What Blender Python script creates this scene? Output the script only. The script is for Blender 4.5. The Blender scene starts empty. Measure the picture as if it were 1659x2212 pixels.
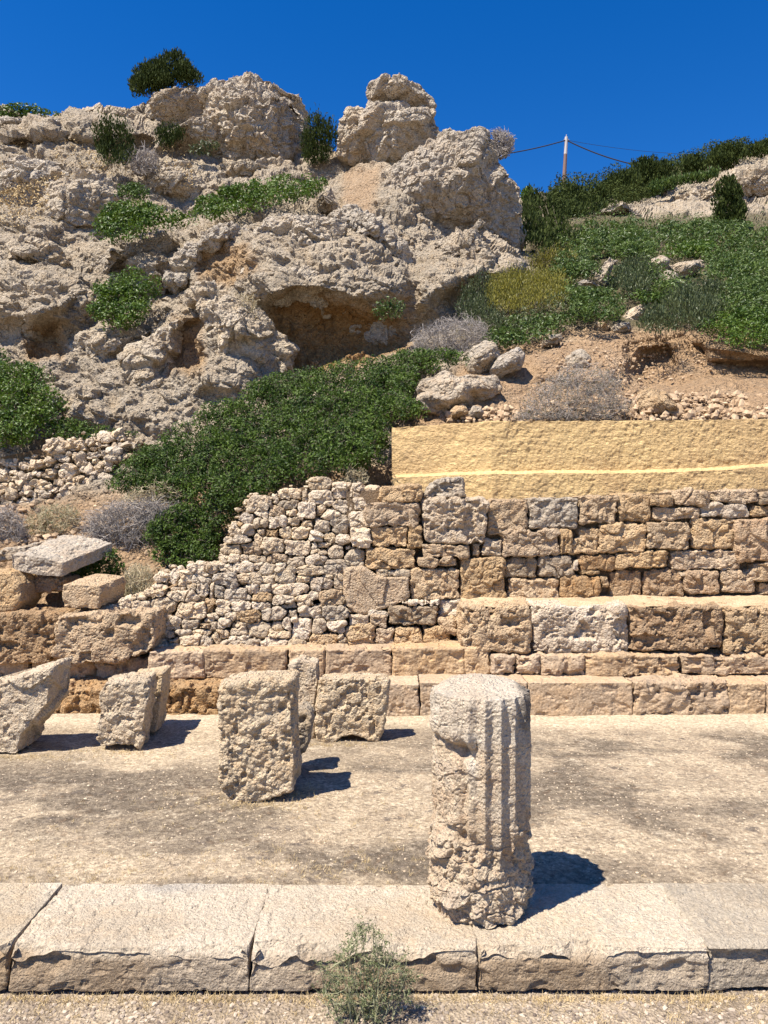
import bpy, math, random
import numpy as np
R = math.radians
rng = np.random.default_rng(7)
random.seed(7)
scene = bpy.context.scene
COL = scene.collection

# ---------------------------------------------------------------- camera, sky, sun
EYE = 1.75
F = 1662.0            # focal length in photo-pixel units (photo taken as 1659 x 2212)
cam_d = bpy.data.cameras.new('camera')
cam = bpy.data.objects.new('camera', cam_d); COL.objects.link(cam)
cam.location = (0, 0, EYE); cam.rotation_euler = (R(90), 0, 0)
cam_d.sensor_fit = 'VERTICAL'; cam_d.sensor_height = 36; cam_d.lens = 36 * F / 2212
cam_d.clip_start = 0.05; cam_d.clip_end = 5000
scene.camera = cam

SUN_EL, SUN_AZ = 61.0, None
sd = np.array([0.80, 0.60]); sd /= np.linalg.norm(sd)            # horizontal travel of the light
w = bpy.data.worlds.new("World"); scene.world = w; w.use_nodes = True
nt = w.node_tree; nt.nodes.clear()
sky = nt.nodes.new('ShaderNodeTexSky'); sky.sky_type = 'NISHITA'; sky.sun_disc = False
sky.sun_elevation = R(SUN_EL); sky.sun_rotation = math.atan2(-sd[0], -sd[1])
sky.altitude = 900; sky.air_density = 1.0; sky.dust_density = 0.15; sky.ozone_density = 4.5
hs = nt.nodes.new('ShaderNodeHueSaturation'); hs.inputs['Saturation'].default_value = 1.36
hs.inputs['Value'].default_value = 1.0; hs.inputs['Hue'].default_value = .511
bg = nt.nodes.new('ShaderNodeBackground'); bg.inputs[1].default_value = 0.088
wo = nt.nodes.new('ShaderNodeOutputWorld')
nt.links.new(sky.outputs[0], hs.inputs['Color']); nt.links.new(hs.outputs[0], bg.inputs[0]); nt.links.new(bg.outputs[0], wo.inputs[0])
sl = bpy.data.lights.new('sun', 'SUN'); sl.energy = 5.0; sl.angle = R(0.53); sl.color = (1.0, 0.935, 0.83)
so = bpy.data.objects.new('sun', sl); COL.objects.link(so); so.location = (-10, -8, 25)
from mathutils import Vector
ce = math.cos(R(SUN_EL))
so.rotation_euler = Vector((sd[0]*ce, sd[1]*ce, -math.sin(R(SUN_EL)))).to_track_quat('-Z', 'Y').to_euler()
scene.view_settings.view_transform = 'Standard'; scene.view_settings.look = 'None'
scene.view_settings.exposure = 0.95; scene.view_settings.gamma = 1.0
try: scene.view_settings.use_curve_mapping = False
except Exception: pass
scene.cycles.max_bounces = 6
scene.cycles.diffuse_bounces = 3

# ---------------------------------------------------------------- helpers
def W(u, v, Y):
    """point at distance Y seen along direction (u, v)"""
    return ((u-829.5)/F*Y, Y, EYE-(v-1106)/F*Y)

def tag(o, label=None, cat=None, group=None, kind=None):
    if label: o['label'] = label
    if cat: o['category'] = cat
    if group: o['group'] = group
    if kind: o['kind'] = kind
    return o

def empty(name, loc=(0, 0, 0)):
    o = bpy.data.objects.new(name, None); COL.objects.link(o); o.location = loc
    o.empty_display_size = 0.1
    return o

def mesh_obj(name, V, faces, mat, parent=None, origin=None, smooth=False, attrs=None):
    """V: n x 3 array in world space; faces: m x k int array (or list of such arrays)"""
    V = np.asarray(V, dtype=np.float32)
    if origin is None:
        origin = (V.min(0)+V.max(0))/2; origin = np.array([origin[0], origin[1], V[:, 2].min()])
    origin = np.asarray(origin, dtype=np.float64)
    if not isinstance(faces, list): faces = [faces]
    faces = [np.asarray(f, dtype=np.int32) for f in faces if len(f)]
    me = bpy.data.meshes.new(name)
    me.vertices.add(len(V)); me.vertices.foreach_set('co', (V-origin.astype(np.float32)).ravel())
    loops = np.concatenate([f.ravel() for f in faces])
    tot = np.concatenate([np.full(len(f), f.shape[1], dtype=np.int32) for f in faces])
    start = np.concatenate([[0], np.cumsum(tot)[:-1]]).astype(np.int32)
    me.loops.add(len(loops)); me.loops.foreach_set('vertex_index', loops)
    me.polygons.add(len(tot)); me.polygons.foreach_set('loop_start', start)
    try: me.polygons.foreach_set('loop_total', tot)
    except Exception: pass
    if smooth: me.polygons.foreach_set('use_smooth', np.ones(len(tot), dtype=bool))
    else: me.polygons.foreach_set('use_smooth', np.zeros(len(tot), dtype=bool))
    if attrs:
        for k, a in attrs.items():
            at = me.attributes.new(k, 'FLOAT', 'POINT'); at.data.foreach_set('value', np.asarray(a, dtype=np.float32))
    me.update(calc_edges=True); me.validate()
    if mat: me.materials.append(mat)
    o = bpy.data.objects.new(name, me); COL.objects.link(o)
    if parent is not None:
        o.parent = parent; o.location = Vector(origin)-parent.location
    else: o.location = Vector(origin)
    return o

# ---------------------------------------------------------------- noise
def _h(ix, iy, iz, s):
    h = (ix.astype(np.uint32)*np.uint32(374761393)) ^ (iy.astype(np.uint32)*np.uint32(668265263)) ^ (iz.astype(np.uint32)*np.uint32(2246822519)) ^ np.uint32((s*3266489917) & 0xffffffff)
    h = (h ^ (h >> np.uint32(15)))*np.uint32(2246822519); h = (h ^ (h >> np.uint32(13)))*np.uint32(3266489917)
    return (h ^ (h >> np.uint32(16))).astype(np.float32)/np.float32(4294967295.0)
def vnoise(p, s=0):
    i = np.floor(p).astype(np.int64); f = (p-i).astype(np.float32); f = f*f*f*(f*(f*6-15)+10)
    out = 0
    for dx in (0, 1):
        wx = f[:, 0] if dx else 1-f[:, 0]
        for dy in (0, 1):
            wy = f[:, 1] if dy else 1-f[:, 1]
            for dz in (0, 1):
                wz = f[:, 2] if dz else 1-f[:, 2]
                out = out+wx*wy*wz*_h(i[:, 0]+dx, i[:, 1]+dy, i[:, 2]+dz, s)
    return out*2-1
def fbm(p, octv=4, s=0, gain=.5, ridged=False):
    a, t, out = 1., 0., 0
    for k in range(octv):
        n = vnoise(p*(2.03**k)+17.3*k, s+k)
        if ridged: n = 1-2*np.abs(n)
        out = out+a*n; t += a; a *= gain
    return out/t
def worley(p, s=0):
    i = np.floor(p).astype(np.int64); n = len(p)
    f1 = np.full(n, 9., np.float32); f2 = f1.copy(); cid = np.zeros(n, np.float32)
    for dx in (-1, 0, 1):
        for dy in (-1, 0, 1):
            for dz in (-1, 0, 1):
                a, b, c = i[:, 0]+dx, i[:, 1]+dy, i[:, 2]+dz
                px = a+_h(a, b, c, s); py = b+_h(a, b, c, s+11); pz = c+_h(a, b, c, s+23)
                d = np.sqrt((px-p[:, 0])**2+(py-p[:, 1])**2+(pz-p[:, 2])**2).astype(np.float32)
                m = d < f1
                f2 = np.where(m, f1, np.minimum(f2, d))
                cid = np.where(m, _h(a, b, c, s+31), cid); f1 = np.where(m, d, f1)
    return f1, f2, cid
def unit_(v): return v/(np.linalg.norm(v, axis=1, keepdims=True)+1e-9)
def facet(p, s=0, e=.12):
    """every cell of broken rock is a plane with a tilt of its own"""
    i = np.floor(p).astype(np.int64); n = len(p)
    f1 = np.full(n, 9., np.float32); f2 = f1.copy(); val = np.zeros(n, np.float32)
    for dx in (-1, 0, 1):
        for dy in (-1, 0, 1):
            for dz in (-1, 0, 1):
                a, b, c = i[:, 0]+dx, i[:, 1]+dy, i[:, 2]+dz
                vx = p[:, 0]-a-_h(a, b, c, s); vy = p[:, 1]-b-_h(a, b, c, s+11); vz = p[:, 2]-c-_h(a, b, c, s+23)
                d = np.sqrt(vx**2+vy**2+vz**2).astype(np.float32); m = d < f1
                f2 = np.where(m, f1, np.minimum(f2, d))
                v = vx*(_h(a, b, c, s+41)-.5)*2+vy*(_h(a, b, c, s+43)-.5)+vz*(_h(a, b, c, s+47)*1.3-.9)*2+(_h(a, b, c, s+31)-.5)*.7
                val = np.where(m, v, val); f1 = np.where(m, d, f1)
    g = sstep(f2-f1, 0, e)
    return val*g-.45*(1-g), f1
def sstep(x, a, b):
    t = np.clip((x-a)/(b-a), 0, 1); return t*t*(3-2*t)
def sdist(U, Vv, poly):
    """signed distance to polygon, positive inside"""
    P = np.array(poly, float); n = len(P)
    d = np.full(U.shape, 1e9); ins = np.zeros(U.shape, bool)
    for k in range(n):
        x0, y0 = P[k]; x1, y1 = P[(k+1) % n]
        ex, ey = x1-x0, y1-y0; L = ex*ex+ey*ey+1e-9
        t = np.clip(((U-x0)*ex+(Vv-y0)*ey)/L, 0, 1)
        d = np.minimum(d, (U-x0-t*ex)**2+(Vv-y0-t*ey)**2)
        c = ((y0 > Vv) != (y1 > Vv)) & (U < ex*(Vv-y0)/(ey if abs(ey) > 1e-9 else 1e-9)+x0)
        ins ^= c
    d = np.sqrt(d)
    return np.where(ins, d, -d)

# ---------------------------------------------------------------- materials
def nodes(name):
    m = bpy.data.materials.new(name); m.use_nodes = True
    t = m.node_tree; b = t.nodes['Principled BSDF']
    return m, t, b
def N(t, typ, **k):
    n = t.nodes.new(typ)
    for a, v in k.items():
        if hasattr(n, a) and a not in n.inputs: setattr(n, a, v)
    return n
def noise_n(t, vec, scale, detail=5, rough=.6, dist=0):
    n = t.nodes.new('ShaderNodeTexNoise'); n.inputs['Scale'].default_value = scale
    n.inputs['Detail'].default_value = detail; n.inputs['Roughness'].default_value = rough; n.inputs['Distortion'].default_value = dist
    t.links.new(vec, n.inputs['Vector']); return n.outputs[0]
def mrange(t, val, a, b, c=0., d=1.):
    n = t.nodes.new('ShaderNodeMapRange'); n.inputs[1].default_value = a; n.inputs[2].default_value = b
    n.inputs[3].default_value = c; n.inputs[4].default_value = d; t.links.new(val, n.inputs[0]); return n.outputs[0]
def mixc(t, fac, a, b, mode='MIX'):
    n = t.nodes.new('ShaderNodeMix'); n.data_type = 'RGBA'; n.blend_type = mode
    if isinstance(fac, float): n.inputs[0].default_value = fac
    else: t.links.new(fac, n.inputs[0])
    for i, x in ((6, a), (7, b)):
        if isinstance(x, (tuple, list)): n.inputs[i].default_value = (*x[:3], 1)
        else: t.links.new(x, n.inputs[i])
    return n.outputs[2]
def mth(t, op, a, b=0.):
    n = t.nodes.new('ShaderNodeMath'); n.operation = op
    for i, x in ((0, a), (1, b)):
        if isinstance(x, (int, float)): n.inputs[i].default_value = x
        else: t.links.new(x, n.inputs[i])
    return n.outputs[0]

def rock_mat(name, c1, c2, c3, dark, s=1.0, bump=.02, bstr=.8, darkamt=.5, attrs=False, var=.22, pit=.5, bs=1.):
    """c1/c2 large patches, c3 medium warm stains, dark lichen; s scales the features; bump height in m"""
    m, t, b = nodes(name)
    tc = t.nodes.new('ShaderNodeTexCoord'); oi = t.nodes.new('ShaderNodeObjectInfo')
    va = t.nodes.new('ShaderNodeVectorMath'); va.operation = 'ADD'
    sc = t.nodes.new('ShaderNodeVectorMath'); sc.operation = 'SCALE'
    cx = t.nodes.new('ShaderNodeCombineXYZ'); cx.inputs[0].default_value = 31; cx.inputs[1].default_value = 17; cx.inputs[2].default_value = 53
    t.links.new(cx.outputs[0], sc.inputs[0]); t.links.new(oi.outputs['Random'], sc.inputs['Scale'])
    t.links.new(tc.outputs['Object'], va.inputs[0]); t.links.new(sc.outputs[0], va.inputs[1]); vec = va.outputs[0]
    n1 = noise_n(t, vec, 1.7*s, 4, .6, .3); n2 = noise_n(t, vec, 7*s, 6, .65, .2); n3 = noise_n(t, vec, 45*s, 5, .7); n4 = noise_n(t, vec, 3.3*s, 7, .7, .6)
    n5 = noise_n(t, vec, 160*s, 3, .7)
    col = mixc(t, mrange(t, n1, .38, .62), c1, c2)
    col = mixc(t, mrange(t, n2, .45, .68, 0, .75), col, c3)
    if attrs:
        for an, ac in attrs:
            at = t.nodes.new('ShaderNodeAttribute'); at.attribute_name = an
            f = mth(t, 'MULTIPLY', at.outputs['Fac'], mrange(t, n4, .25, .5, .55, 1.)); col = mixc(t, f, col, ac)
    dk = mrange(t, n4, .54, .72, 0, darkamt); dk = mth(t, 'MULTIPLY', dk, mrange(t, n3, .3, .6, .4, 1.))
    col = mixc(t, dk, col, dark)
    # fine speckle
    col = mixc(t, 1., col, mixc(t, mrange(t, n3, .35, .65), (.74, .72, .70), (1.14, 1.13, 1.12)), 'MULTIPLY')
    col = mixc(t, .6, col, mixc(t, mrange(t, n5, .35, .65), (.72, .71, .70), (1.2, 1.2, 1.2)), 'MULTIPLY')
    hv = t.nodes.new('ShaderNodeHueSaturation'); t.links.new(col, hv.inputs['Color'])
    t.links.new(mrange(t, oi.outputs['Random'], 0, 1, 1-var, 1+var), hv.inputs['Value'])
    r2 = mth(t, 'FRACT', mth(t, 'MULTIPLY', oi.outputs['Random'], 7.31)); t.links.new(mrange(t, r2, 0, 1, .9, 1.15), hv.inputs['Saturation'])
    t.links.new(hv.outputs[0], b.inputs['Base Color'])
    b.inputs['Roughness'].default_value = .92; b.inputs['Specular IOR Level'].default_value = .15
    vo = t.nodes.new('ShaderNodeTexVoronoi'); vo.inputs['Scale'].default_value = 24*s*bs; t.links.new(vec, vo.inputs['Vector'])
    h = mth(t, 'ADD', mth(t, 'MULTIPLY', noise_n(t, vec, 14*s*bs, 9, .68, .4), 1.3), mth(t, 'MULTIPLY', mrange(t, vo.outputs['Distance'], 0, .5), pit))
    h = mth(t, 'ADD', h, mth(t, 'MULTIPLY', n3, .5))
    bp = t.nodes.new('ShaderNodeBump'); bp.inputs['Strength'].default_value = bstr; bp.inputs['Distance'].default_value = bump
    t.links.new(h, bp.inputs['Height']); t.links.new(bp.outputs[0], b.inputs['Normal'])
    return m

def leaf_mat(name, ca, cb, trans=.25, rough=.45, spec=.35):
    m, t, b = nodes(name)
    at = t.nodes.new('ShaderNodeAttribute'); at.attribute_name = 'tint'
    col = mixc(t, at.outputs['Fac'], ca, cb)
    t.links.new(col, b.inputs['Base Color']); b.inputs['Roughness'].default_value = rough; b.inputs['Specular IOR Level'].default_value = spec
    if trans > 0:
        tr = t.nodes.new('ShaderNodeBsdfTranslucent'); t.links.new(col, tr.inputs[0])
        mx = t.nodes.new('ShaderNodeMixShader'); mx.inputs[0].default_value = trans
        t.links.new(b.outputs[0], mx.inputs[1]); t.links.new(tr.outputs[0], mx.inputs[2])
        t.links.new(mx.outputs[0], t.nodes['Material Output'].inputs[0])
    return m

M = {}
M['cliff'] = rock_mat('cliff_rock', (.64, .55, .43), (.53, .455, .355), (.56, .44, .305), (.25, .23, .195), s=.45, bump=.085, bstr=1., darkamt=.55, bs=2.0,
                      attrs=[('ochre', (.52, .31, .135)), ('soil', (.56, .385, .24)), ('veg', (.16, .14, .075))])
M['crag'] = rock_mat('crag_rock', (.62, .54, .43), (.50, .435, .35), (.54, .42, .29), (.17, .15, .13), s=.5, bump=.08, bstr=1., darkamt=.65, var=.08, bs=1.6,
                     attrs=[('ochre', (.42, .235, .10))])
M['cliffrock'] = rock_mat('cliff_outcrop', (.64, .555, .44), (.52, .45, .355), (.56, .44, .30), (.24, .22, .19), s=.45, bump=.085, bstr=1., darkamt=.6, bs=2.0, var=.05)
M['boulder'] = rock_mat('boulder_rock', (.52, .45, .355), (.42, .355, .275), (.50, .37, .24), (.17, .15, .125), s=1.0, bump=.05, bstr=.9, darkamt=.6, var=.12)
M['ashlar'] = rock_mat('ashlar_stone', (.56, .425, .28), (.49, .365, .235), (.56, .38, .22), (.17, .14, .11), s=1.8, bump=.025, bstr=1., darkamt=.35, var=.13, pit=.7)
M['ashlar_white'] = rock_mat('pale_stone', (.66, .55, .42), (.54, .44, .325), (.56, .41, .26), (.28, .23, .17), s=1.8, bump=.025, bstr=1., darkamt=.3, var=.08)
M['rubble'] = rock_mat('rubble_stone', (.72, .61, .46), (.62, .51, .375), (.65, .485, .315), (.2, .17, .14), s=2.4, bump=.02, bstr=1., darkamt=.35, var=.2)
M['dark_stone'] = rock_mat('dark_lichen_stone', (.42, .34, .25), (.28, .23, .175), (.48, .35, .22), (.10, .09, .075), s=2.0, bump=.02, bstr=1., darkamt=.8, var=.05)
M['orange_stone'] = rock_mat('orange_stone', (.52, .365, .22), (.46, .315, .185), (.50, .30, .15), (.13, .10, .08), s=1.7, bump=.035, bstr=1., darkamt=.5, var=.1)
M['bench'] = rock_mat('bench_stone', (.50, .375, .25), (.42, .315, .215), (.53, .365, .215), (.24, .2, .16), s=1.2, bump=.015, bstr=.9, darkamt=.5, var=.06)
M['stylobate'] = rock_mat('stylobate_stone', (.56, .465, .335), (.47, .385, .275), (.55, .415, .265), (.28, .25, .2), s=1.6, bump=.014, bstr=1., darkamt=.5, var=.05, pit=.35, bs=2.2, attrs=[('soil', (.34, .245, .15)), ('ochre', (.64, .56, .44)), ('veg', (.36, .33, .285))])
M['fragment'] = rock_mat('fragment_stone', (.74, .615, .45), (.64, .52, .37), (.66, .48, .30), (.30, .255, .2), s=2.2, bump=.03, bstr=1., darkamt=.45, var=.06)
M['column'] = rock_mat('column_stone', (.66, .53, .37), (.57, .435, .29), (.57, .39, .245), (.22, .185, .15), s=2.6, bump=.022, bstr=1., darkamt=.5, var=.0,
                       attrs=[('white', (.70, .615, .49)), ('black', (.13, .115, .10))])
M['sand'] = rock_mat('dusty_earth', (.60, .47, .32), (.52, .395, .26), (.56, .40, .25), (.3, .24, .18), s=2, bump=.02, var=0)
M['fill'] = rock_mat('wall_fill', (.30, .21, .13), (.24, .17, .105), (.33, .22, .12), (.1, .08, .06), s=3, bump=.03, bstr=1., var=0)

# ---------------------------------------------------------------- rock tool
def resample(poly, Mn, rnd=0.):
    P = np.array(poly, float); n = len(P)
    if rnd > 0:      # chamfer the corners (Chaikin)
        for _ in range(2):
            Q = []
            for k in range(len(P)):
                a, b_ = P[k], P[(k+1) % len(P)]
                Q += [a+(b_-a)*rnd, b_-(b_-a)*rnd]
            P = np.array(Q)
    C = np.vstack([P, P[:1]]); L = np.hypot(*np.diff(C, axis=0).T); S = np.concatenate([[0], np.cumsum(L)])
    t = np.linspace(0, S[-1], Mn, endpoint=False)
    return np.stack([np.interp(t, S, C[:, 0]), np.interp(t, S, C[:, 1])], 1)

def rock(name, poly, Y0, depth, mat, parent=None, Mn=48, K=10, KW=8, rnd=.12, bulge=.0, edge=.03, nz=(), ext=(0, 0), world=False,
         centre=None, attrs=None, faces_only=False, smooth=False, fn=None):
    """A stone: outline poly (photo directions at distance Y0, or x/z metres when world) given a front relief, an edge radius and a depth."""
    P = resample(poly, Mn, rnd)
    if not world: P = np.stack([(P[:, 0]-829.5)/F*Y0, EYE-(P[:, 1]-1106)/F*Y0], 1)
    c = P.mean(0) if centre is None else np.array(centre)
    rad = np.hypot(*(P-c).T).mean()
    e = min(edge, rad*.5)
    rows = []                              # (scale towards the outline, inset metres, y)
    for k in range(1, K+1):
        s = (k/K)**.85
        rows.append((s, 1., -bulge*(1-s*s)))
    P_in = c+(P-c)*(1-e/rad)
    prof = []
    for s, _, y in rows: prof.append((c+(P_in-c)*s, y))
    ne = max(2, K//4)
    for k in range(1, ne+1):
        a = k/ne*math.pi/2
        prof.append((P_in+(P-P_in)*math.sin(a), e*(1-math.cos(a))))
    for k in range(1, KW+1):
        prof.append((P, e+(depth-e)*k/KW))
    prof.append((c+(P-c)*.5, depth)); 
    V = [np.array([[c[0], Y0-bulge, c[1]]])]
    for Q, y in prof:
        sh = y/max(depth, 1e-6)
        V.append(np.stack([Q[:, 0]+ext[0]*sh, np.full(Mn, Y0+y), Q[:, 1]+ext[1]*sh], 1))
    V.append(np.array([[c[0]+ext[0], Y0+depth, c[1]+ext[1]]]))
    V = np.vstack(V); nr = len(prof)
    j = np.arange(Mn); j2 = (j+1) % Mn
    q = []
    for r in range(nr-1):
        a = 1+r*Mn; b_ = a+Mn
        q.append(np.stack([a+j, a+j2, b_+j2, b_+j], 1))
    quads = np.vstack(q)
    cap0 = np.stack([np.zeros(Mn, int), j2+1, j+1], 1); last = len(V)-1; ao = 1+(nr-1)*Mn
    cap1 = np.stack([np.full(Mn, last), ao+j, ao+j2], 1)
    # orientation: outline may be clockwise or not
    area = np.sum(P[:, 0]*np.roll(P[:, 1], -1)-np.roll(P[:, 0], -1)*P[:, 1])
    if area < 0: quads = quads[:, ::-1]; cap0 = cap0[:, ::-1]; cap1 = cap1[:, ::-1]
    quads = quads[:, ::-1]; cap0 = cap0[:, ::1]; cap1 = cap1[:, ::1]
    # outward directions
    nrm = vert_normals(V, [quads[:, [0, 1, 2]], quads[:, [0, 2, 3]]])
    cen = V.mean(0)
    if np.sum(nrm*(V-cen)) < 0:
        nrm = -nrm; quads = quads[:, ::-1]
    tn = np.cross(V[cap0[:, 1]]-V[cap0[:, 0]], V[cap0[:, 2]]-V[cap0[:, 0]])
    if tn[:, 1].sum() > 0: cap0 = cap0[:, ::-1]
    tn = np.cross(V[cap1[:, 1]]-V[cap1[:, 0]], V[cap1[:, 2]]-V[cap1[:, 0]])
    if tn[:, 1].sum() < 0: cap1 = cap1[:, ::-1]
    nrm[0] = (0, -1, 0); nrm[-1] = (0, 1, 0)
    d = np.zeros(len(V)); off = rng.random(3)*50
    for (kind, freq, amp) in nz:
        p = V*freq+off
        if kind == 'f': d += amp*fbm(p, 4, 3)
        elif kind == 'r': d += amp*fbm(p, 4, 5, ridged=True)
        elif kind == 'w': f1, f2, _ = worley(p+.35*vnoise(p*1.3)[:, None], 2); d += amp*(.6-f1)*1.4
        elif kind == 'p': n_ = fbm(p, 3, 9); d -= amp*sstep(n_, .08, .45)       # pits
        elif kind == 'c': f1, f2, _ = worley(p, 4); d -= amp*(1-sstep(f2-f1, 0, .14))      # cracks
        elif kind == 'v': p2 = V*np.array([freq*2.2, freq*2.2, freq*.8])+off; d += amp*fbm(p2, 4, 8, ridged=True)
        elif kind == 'k': d += amp*facet(p+.3*vnoise(p*1.7)[:, None], 12, .12)[0]
        elif kind == 's':
            f1, f2, cid = worley(p+.5*fbm(p*.8, 2)[:, None], 6); d += amp*(cid-.5)    # stepped facets
    if fn is not None: d = d+fn(V)
    V = V+nrm*d[:, None]
    at = {k: f(V) for k, f in attrs.items()} if attrs else None
    return mesh_obj(name, V, [quads, cap0, cap1], mat, parent, smooth=smooth, attrs=at)

def vert_normals(V, tris):
    n = np.zeros_like(V)
    for T in tris:
        fn = np.cross(V[T[:, 1]]-V[T[:, 0]], V[T[:, 2]]-V[T[:, 0]])
        for k in range(3):
            for a in range(3): n[:, a] += np.bincount(T[:, k], weights=fn[:, a], minlength=len(V))
    return n/np.maximum(np.linalg.norm(n, axis=1, keepdims=True), 1e-12)

def box_poly(x0, y0, x1, y1, j=2.):
    """slightly uneven quadrilateral with mid-side points"""
    w_, h_ = x1-x0, y1-y0; r = lambda k=1.: random.uniform(-j, j)*k
    return [(x0+r(), y0+r()), (x0+w_*.5, y0+r(.6)), (x1+r(), y0+r()), (x1+r(.6), y0+h_*.5), (x1+r(), y1+r()), (x0+w_*.5, y1+r(.6)), (x0+r(), y1+r()), (x0+r(.6), y0+h_*.5)]
def lump_poly(x0, y0, x1, y1):
    """rounded irregular polygon of a field stone"""
    cx_, cy_ = (x0+x1)/2, (y0+y1)/2; a, b_ = (x1-x0)/2, (y1-y0)/2
    n = random.choice((7, 8, 9)); ph = random.random()*6.28; e = random.uniform(2.6, 4.5); out = []
    for k in range(n):
        t = ph+6.283*k/n+random.uniform(-.22, .22); c_, s_ = math.cos(t), math.sin(t)
        r = (abs(c_)**e+abs(s_)**e)**(-1/e)*random.uniform(.92, 1.1)
        out.append((cx_+a*c_*r, cy_+b_*s_*r))
    return out
def clip_poly(poly, p, n):
    """keep the side where (x-p).n <= 0"""
    out = []
    for k in range(len(poly)):
        a, b_ = poly[k], poly[(k+1) % len(poly)]
        da = (a[0]-p[0])*n[0]+(a[1]-p[1])*n[1]; db = (b_[0]-p[0])*n[0]+(b_[1]-p[1])*n[1]
        if da <= 0: out.append(a)
        if (da < 0 < db) or (db < 0 < da):
            t = da/(da-db); out.append((a[0]+(b_[0]-a[0])*t, a[1]+(b_[1]-a[1])*t))
    return out
def fit_stones(boxes, grow=1.2, gap=.35):
    """let neighbouring field stones press against each other"""
    polys = []
    for i, A in enumerate(boxes):
        ax, ay = (A[0]+A[2])/2, (A[1]+A[3])/2; aw, ah = (A[2]-A[0])/2, (A[3]-A[1])/2
        g = (ax-aw*grow, ay-ah*grow, ax+aw*grow, ay+ah*grow); P = lump_poly(*g)
        for j, B in enumerate(boxes):
            if i == j: continue
            bx, by = (B[0]+B[2])/2, (B[1]+B[3])/2; bw, bh = (B[2]-B[0])/2, (B[3]-B[1])/2
            dx, dy = bx-ax, by-ay
            if abs(dx) > (aw+bw)*1.4+4 or abs(dy) > (ah+bh)*1.4+4: continue
            gx, gy = dx/(aw+bw), dy/(ah+bh)
            e = 2.2
            nx, ny = math.copysign(abs(gx)**e, gx)/(aw+bw), math.copysign(abs(gy)**e, gy)/(ah+bh)
            L = math.hypot(nx, ny)+1e-9; nx /= L; ny /= L
            ra = aw*abs(nx)+ah*abs(ny); rb = bw*abs(nx)+bh*abs(ny); f_ = ra/(ra+rb)
            pr = dx*nx+dy*ny
            px, py = ax+nx*(pr*f_-gap), ay+ny*(pr*f_-gap)
            Q = clip_poly(P, (px, py), (nx, ny))
            if len(Q) >= 3: P = Q
        polys.append(P)
    return polys

# ================================================================ THE HILLSIDE
ctrl = [  # (u, v, distance in m)
 (-260,1330,8.0),(300,1330,8.0),(800,1330,8.1),(1300,1330,8.7),(1920,1330,8.7),
 (-260,1210,8.4),(0,1220,8.2),(200,1210,8.3),(420,1230,8.3),(620,1150,8.5),(900,1150,8.9),(1300,1150,9.0),(1920,1150,9.0),(900,1000,9.1),(1300,1000,9.05),(1700,1000,9.05),
 (-260,1100,9.5),(0,1095,9.4),(150,1100,9.3),(350,1080,9.2),(600,1040,9.1),(800,1010,9.0),
 (0,960,10.3),(250,950,10.3),(-260,900,10.8),(100,900,10.7),(200,850,11.1),(400,850,11.2),(500,830,11.0),(620,800,11.5),(540,930,10.1),(720,880,10.2),(860,900,9.8),
 (700,730,11.9),(850,740,11.9),(650,560,11.9),(480,560,12.2),(600,460,13.3),(750,500,13.3),(860,600,12.4),(270,640,12.9),(100,600,13.0),(50,720,12.1),(-200,650,12.5),
 (0,500,15),(200,450,16.8),(420,450,17.6),(560,440,17.5),(650,430,17.5),(100,350,19.5),(-200,350,19.5),(0,270,22.5),(200,260,23.5),(300,330,21),(450,320,22),(550,400,20),(620,300,23),(700,340,23),
 (760,420,18),(850,400,17.5),(950,500,15.5),(1050,560,14.5),(930,620,13.2),(1100,650,13),(1000,700,11.6),
 (960,760,10.8),(1000,800,10.1),(1100,760,10.6),(1200,722,11.2),(1400,715,11.4),(1550,725,11.3),(1659,735,11.5),(1850,735,11.5),
 (1000,900,9.0),(1200,905,8.95),(1400,905,8.95),(1659,905,8.95),(1450,830,9.8),(1659,860,9.3),(1200,800,10.1),(1850,880,9),
 (1200,640,13.5),(1400,640,14),(1659,640,13.5),(1200,560,19),(1400,540,22),(1659,520,24),(1250,480,33),(1420,480,38),(1659,470,38),(1850,480,36),
 (1140,430,32),(1200,412,55),(1350,390,60),(1500,365,60),(1659,330,55),(1850,300,50),(950,400,20),(850,330,22),
]
sky_pts = [(-260,262),(0,250),(60,248),(140,252),(200,232),(300,236),(430,235),(560,250),(660,300),(740,330),(950,350),(1050,400),(1120,420),(1200,412),(1290,415),(1400,375),(1500,352),(1590,345),(1659,318),(1750,290),(1920,260)]
def DZ(Y): return Y if Y < 12.5 else 12.5+(Y-12.5)*.42
ctrl = [(a, b, DZ(c)) for a, b, c in ctrl]
C_ = np.array(ctrl, float); cu, cv, cy = C_[:, 0]/500, C_[:, 1]/500, np.log(C_[:, 2])
def tps(r2): return .5*r2*np.log(r2+1e-9)
_n = len(C_); A_ = np.zeros((_n+3, _n+3)); A_[:_n, :_n] = tps((cu[:, None]-cu)**2+(cv[:, None]-cv)**2)+np.eye(_n)*.004
A_[:_n, _n] = 1; A_[:_n, _n+1] = cu; A_[:_n, _n+2] = cv; A_[_n:, :_n] = A_[:_n, _n:].T
_w = np.linalg.solve(A_, np.concatenate([cy, np.zeros(3)]))
def baseY(u, v):
    u = np.asarray(u, float)/500; v = np.asarray(v, float)/500
    out = _w[_n]+_w[_n+1]*u+_w[_n+2]*v
    for k in range(_n): out = out+_w[k]*tps((u-cu[k])**2+(v-cv[k])**2)
    return np.exp(out)
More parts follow.
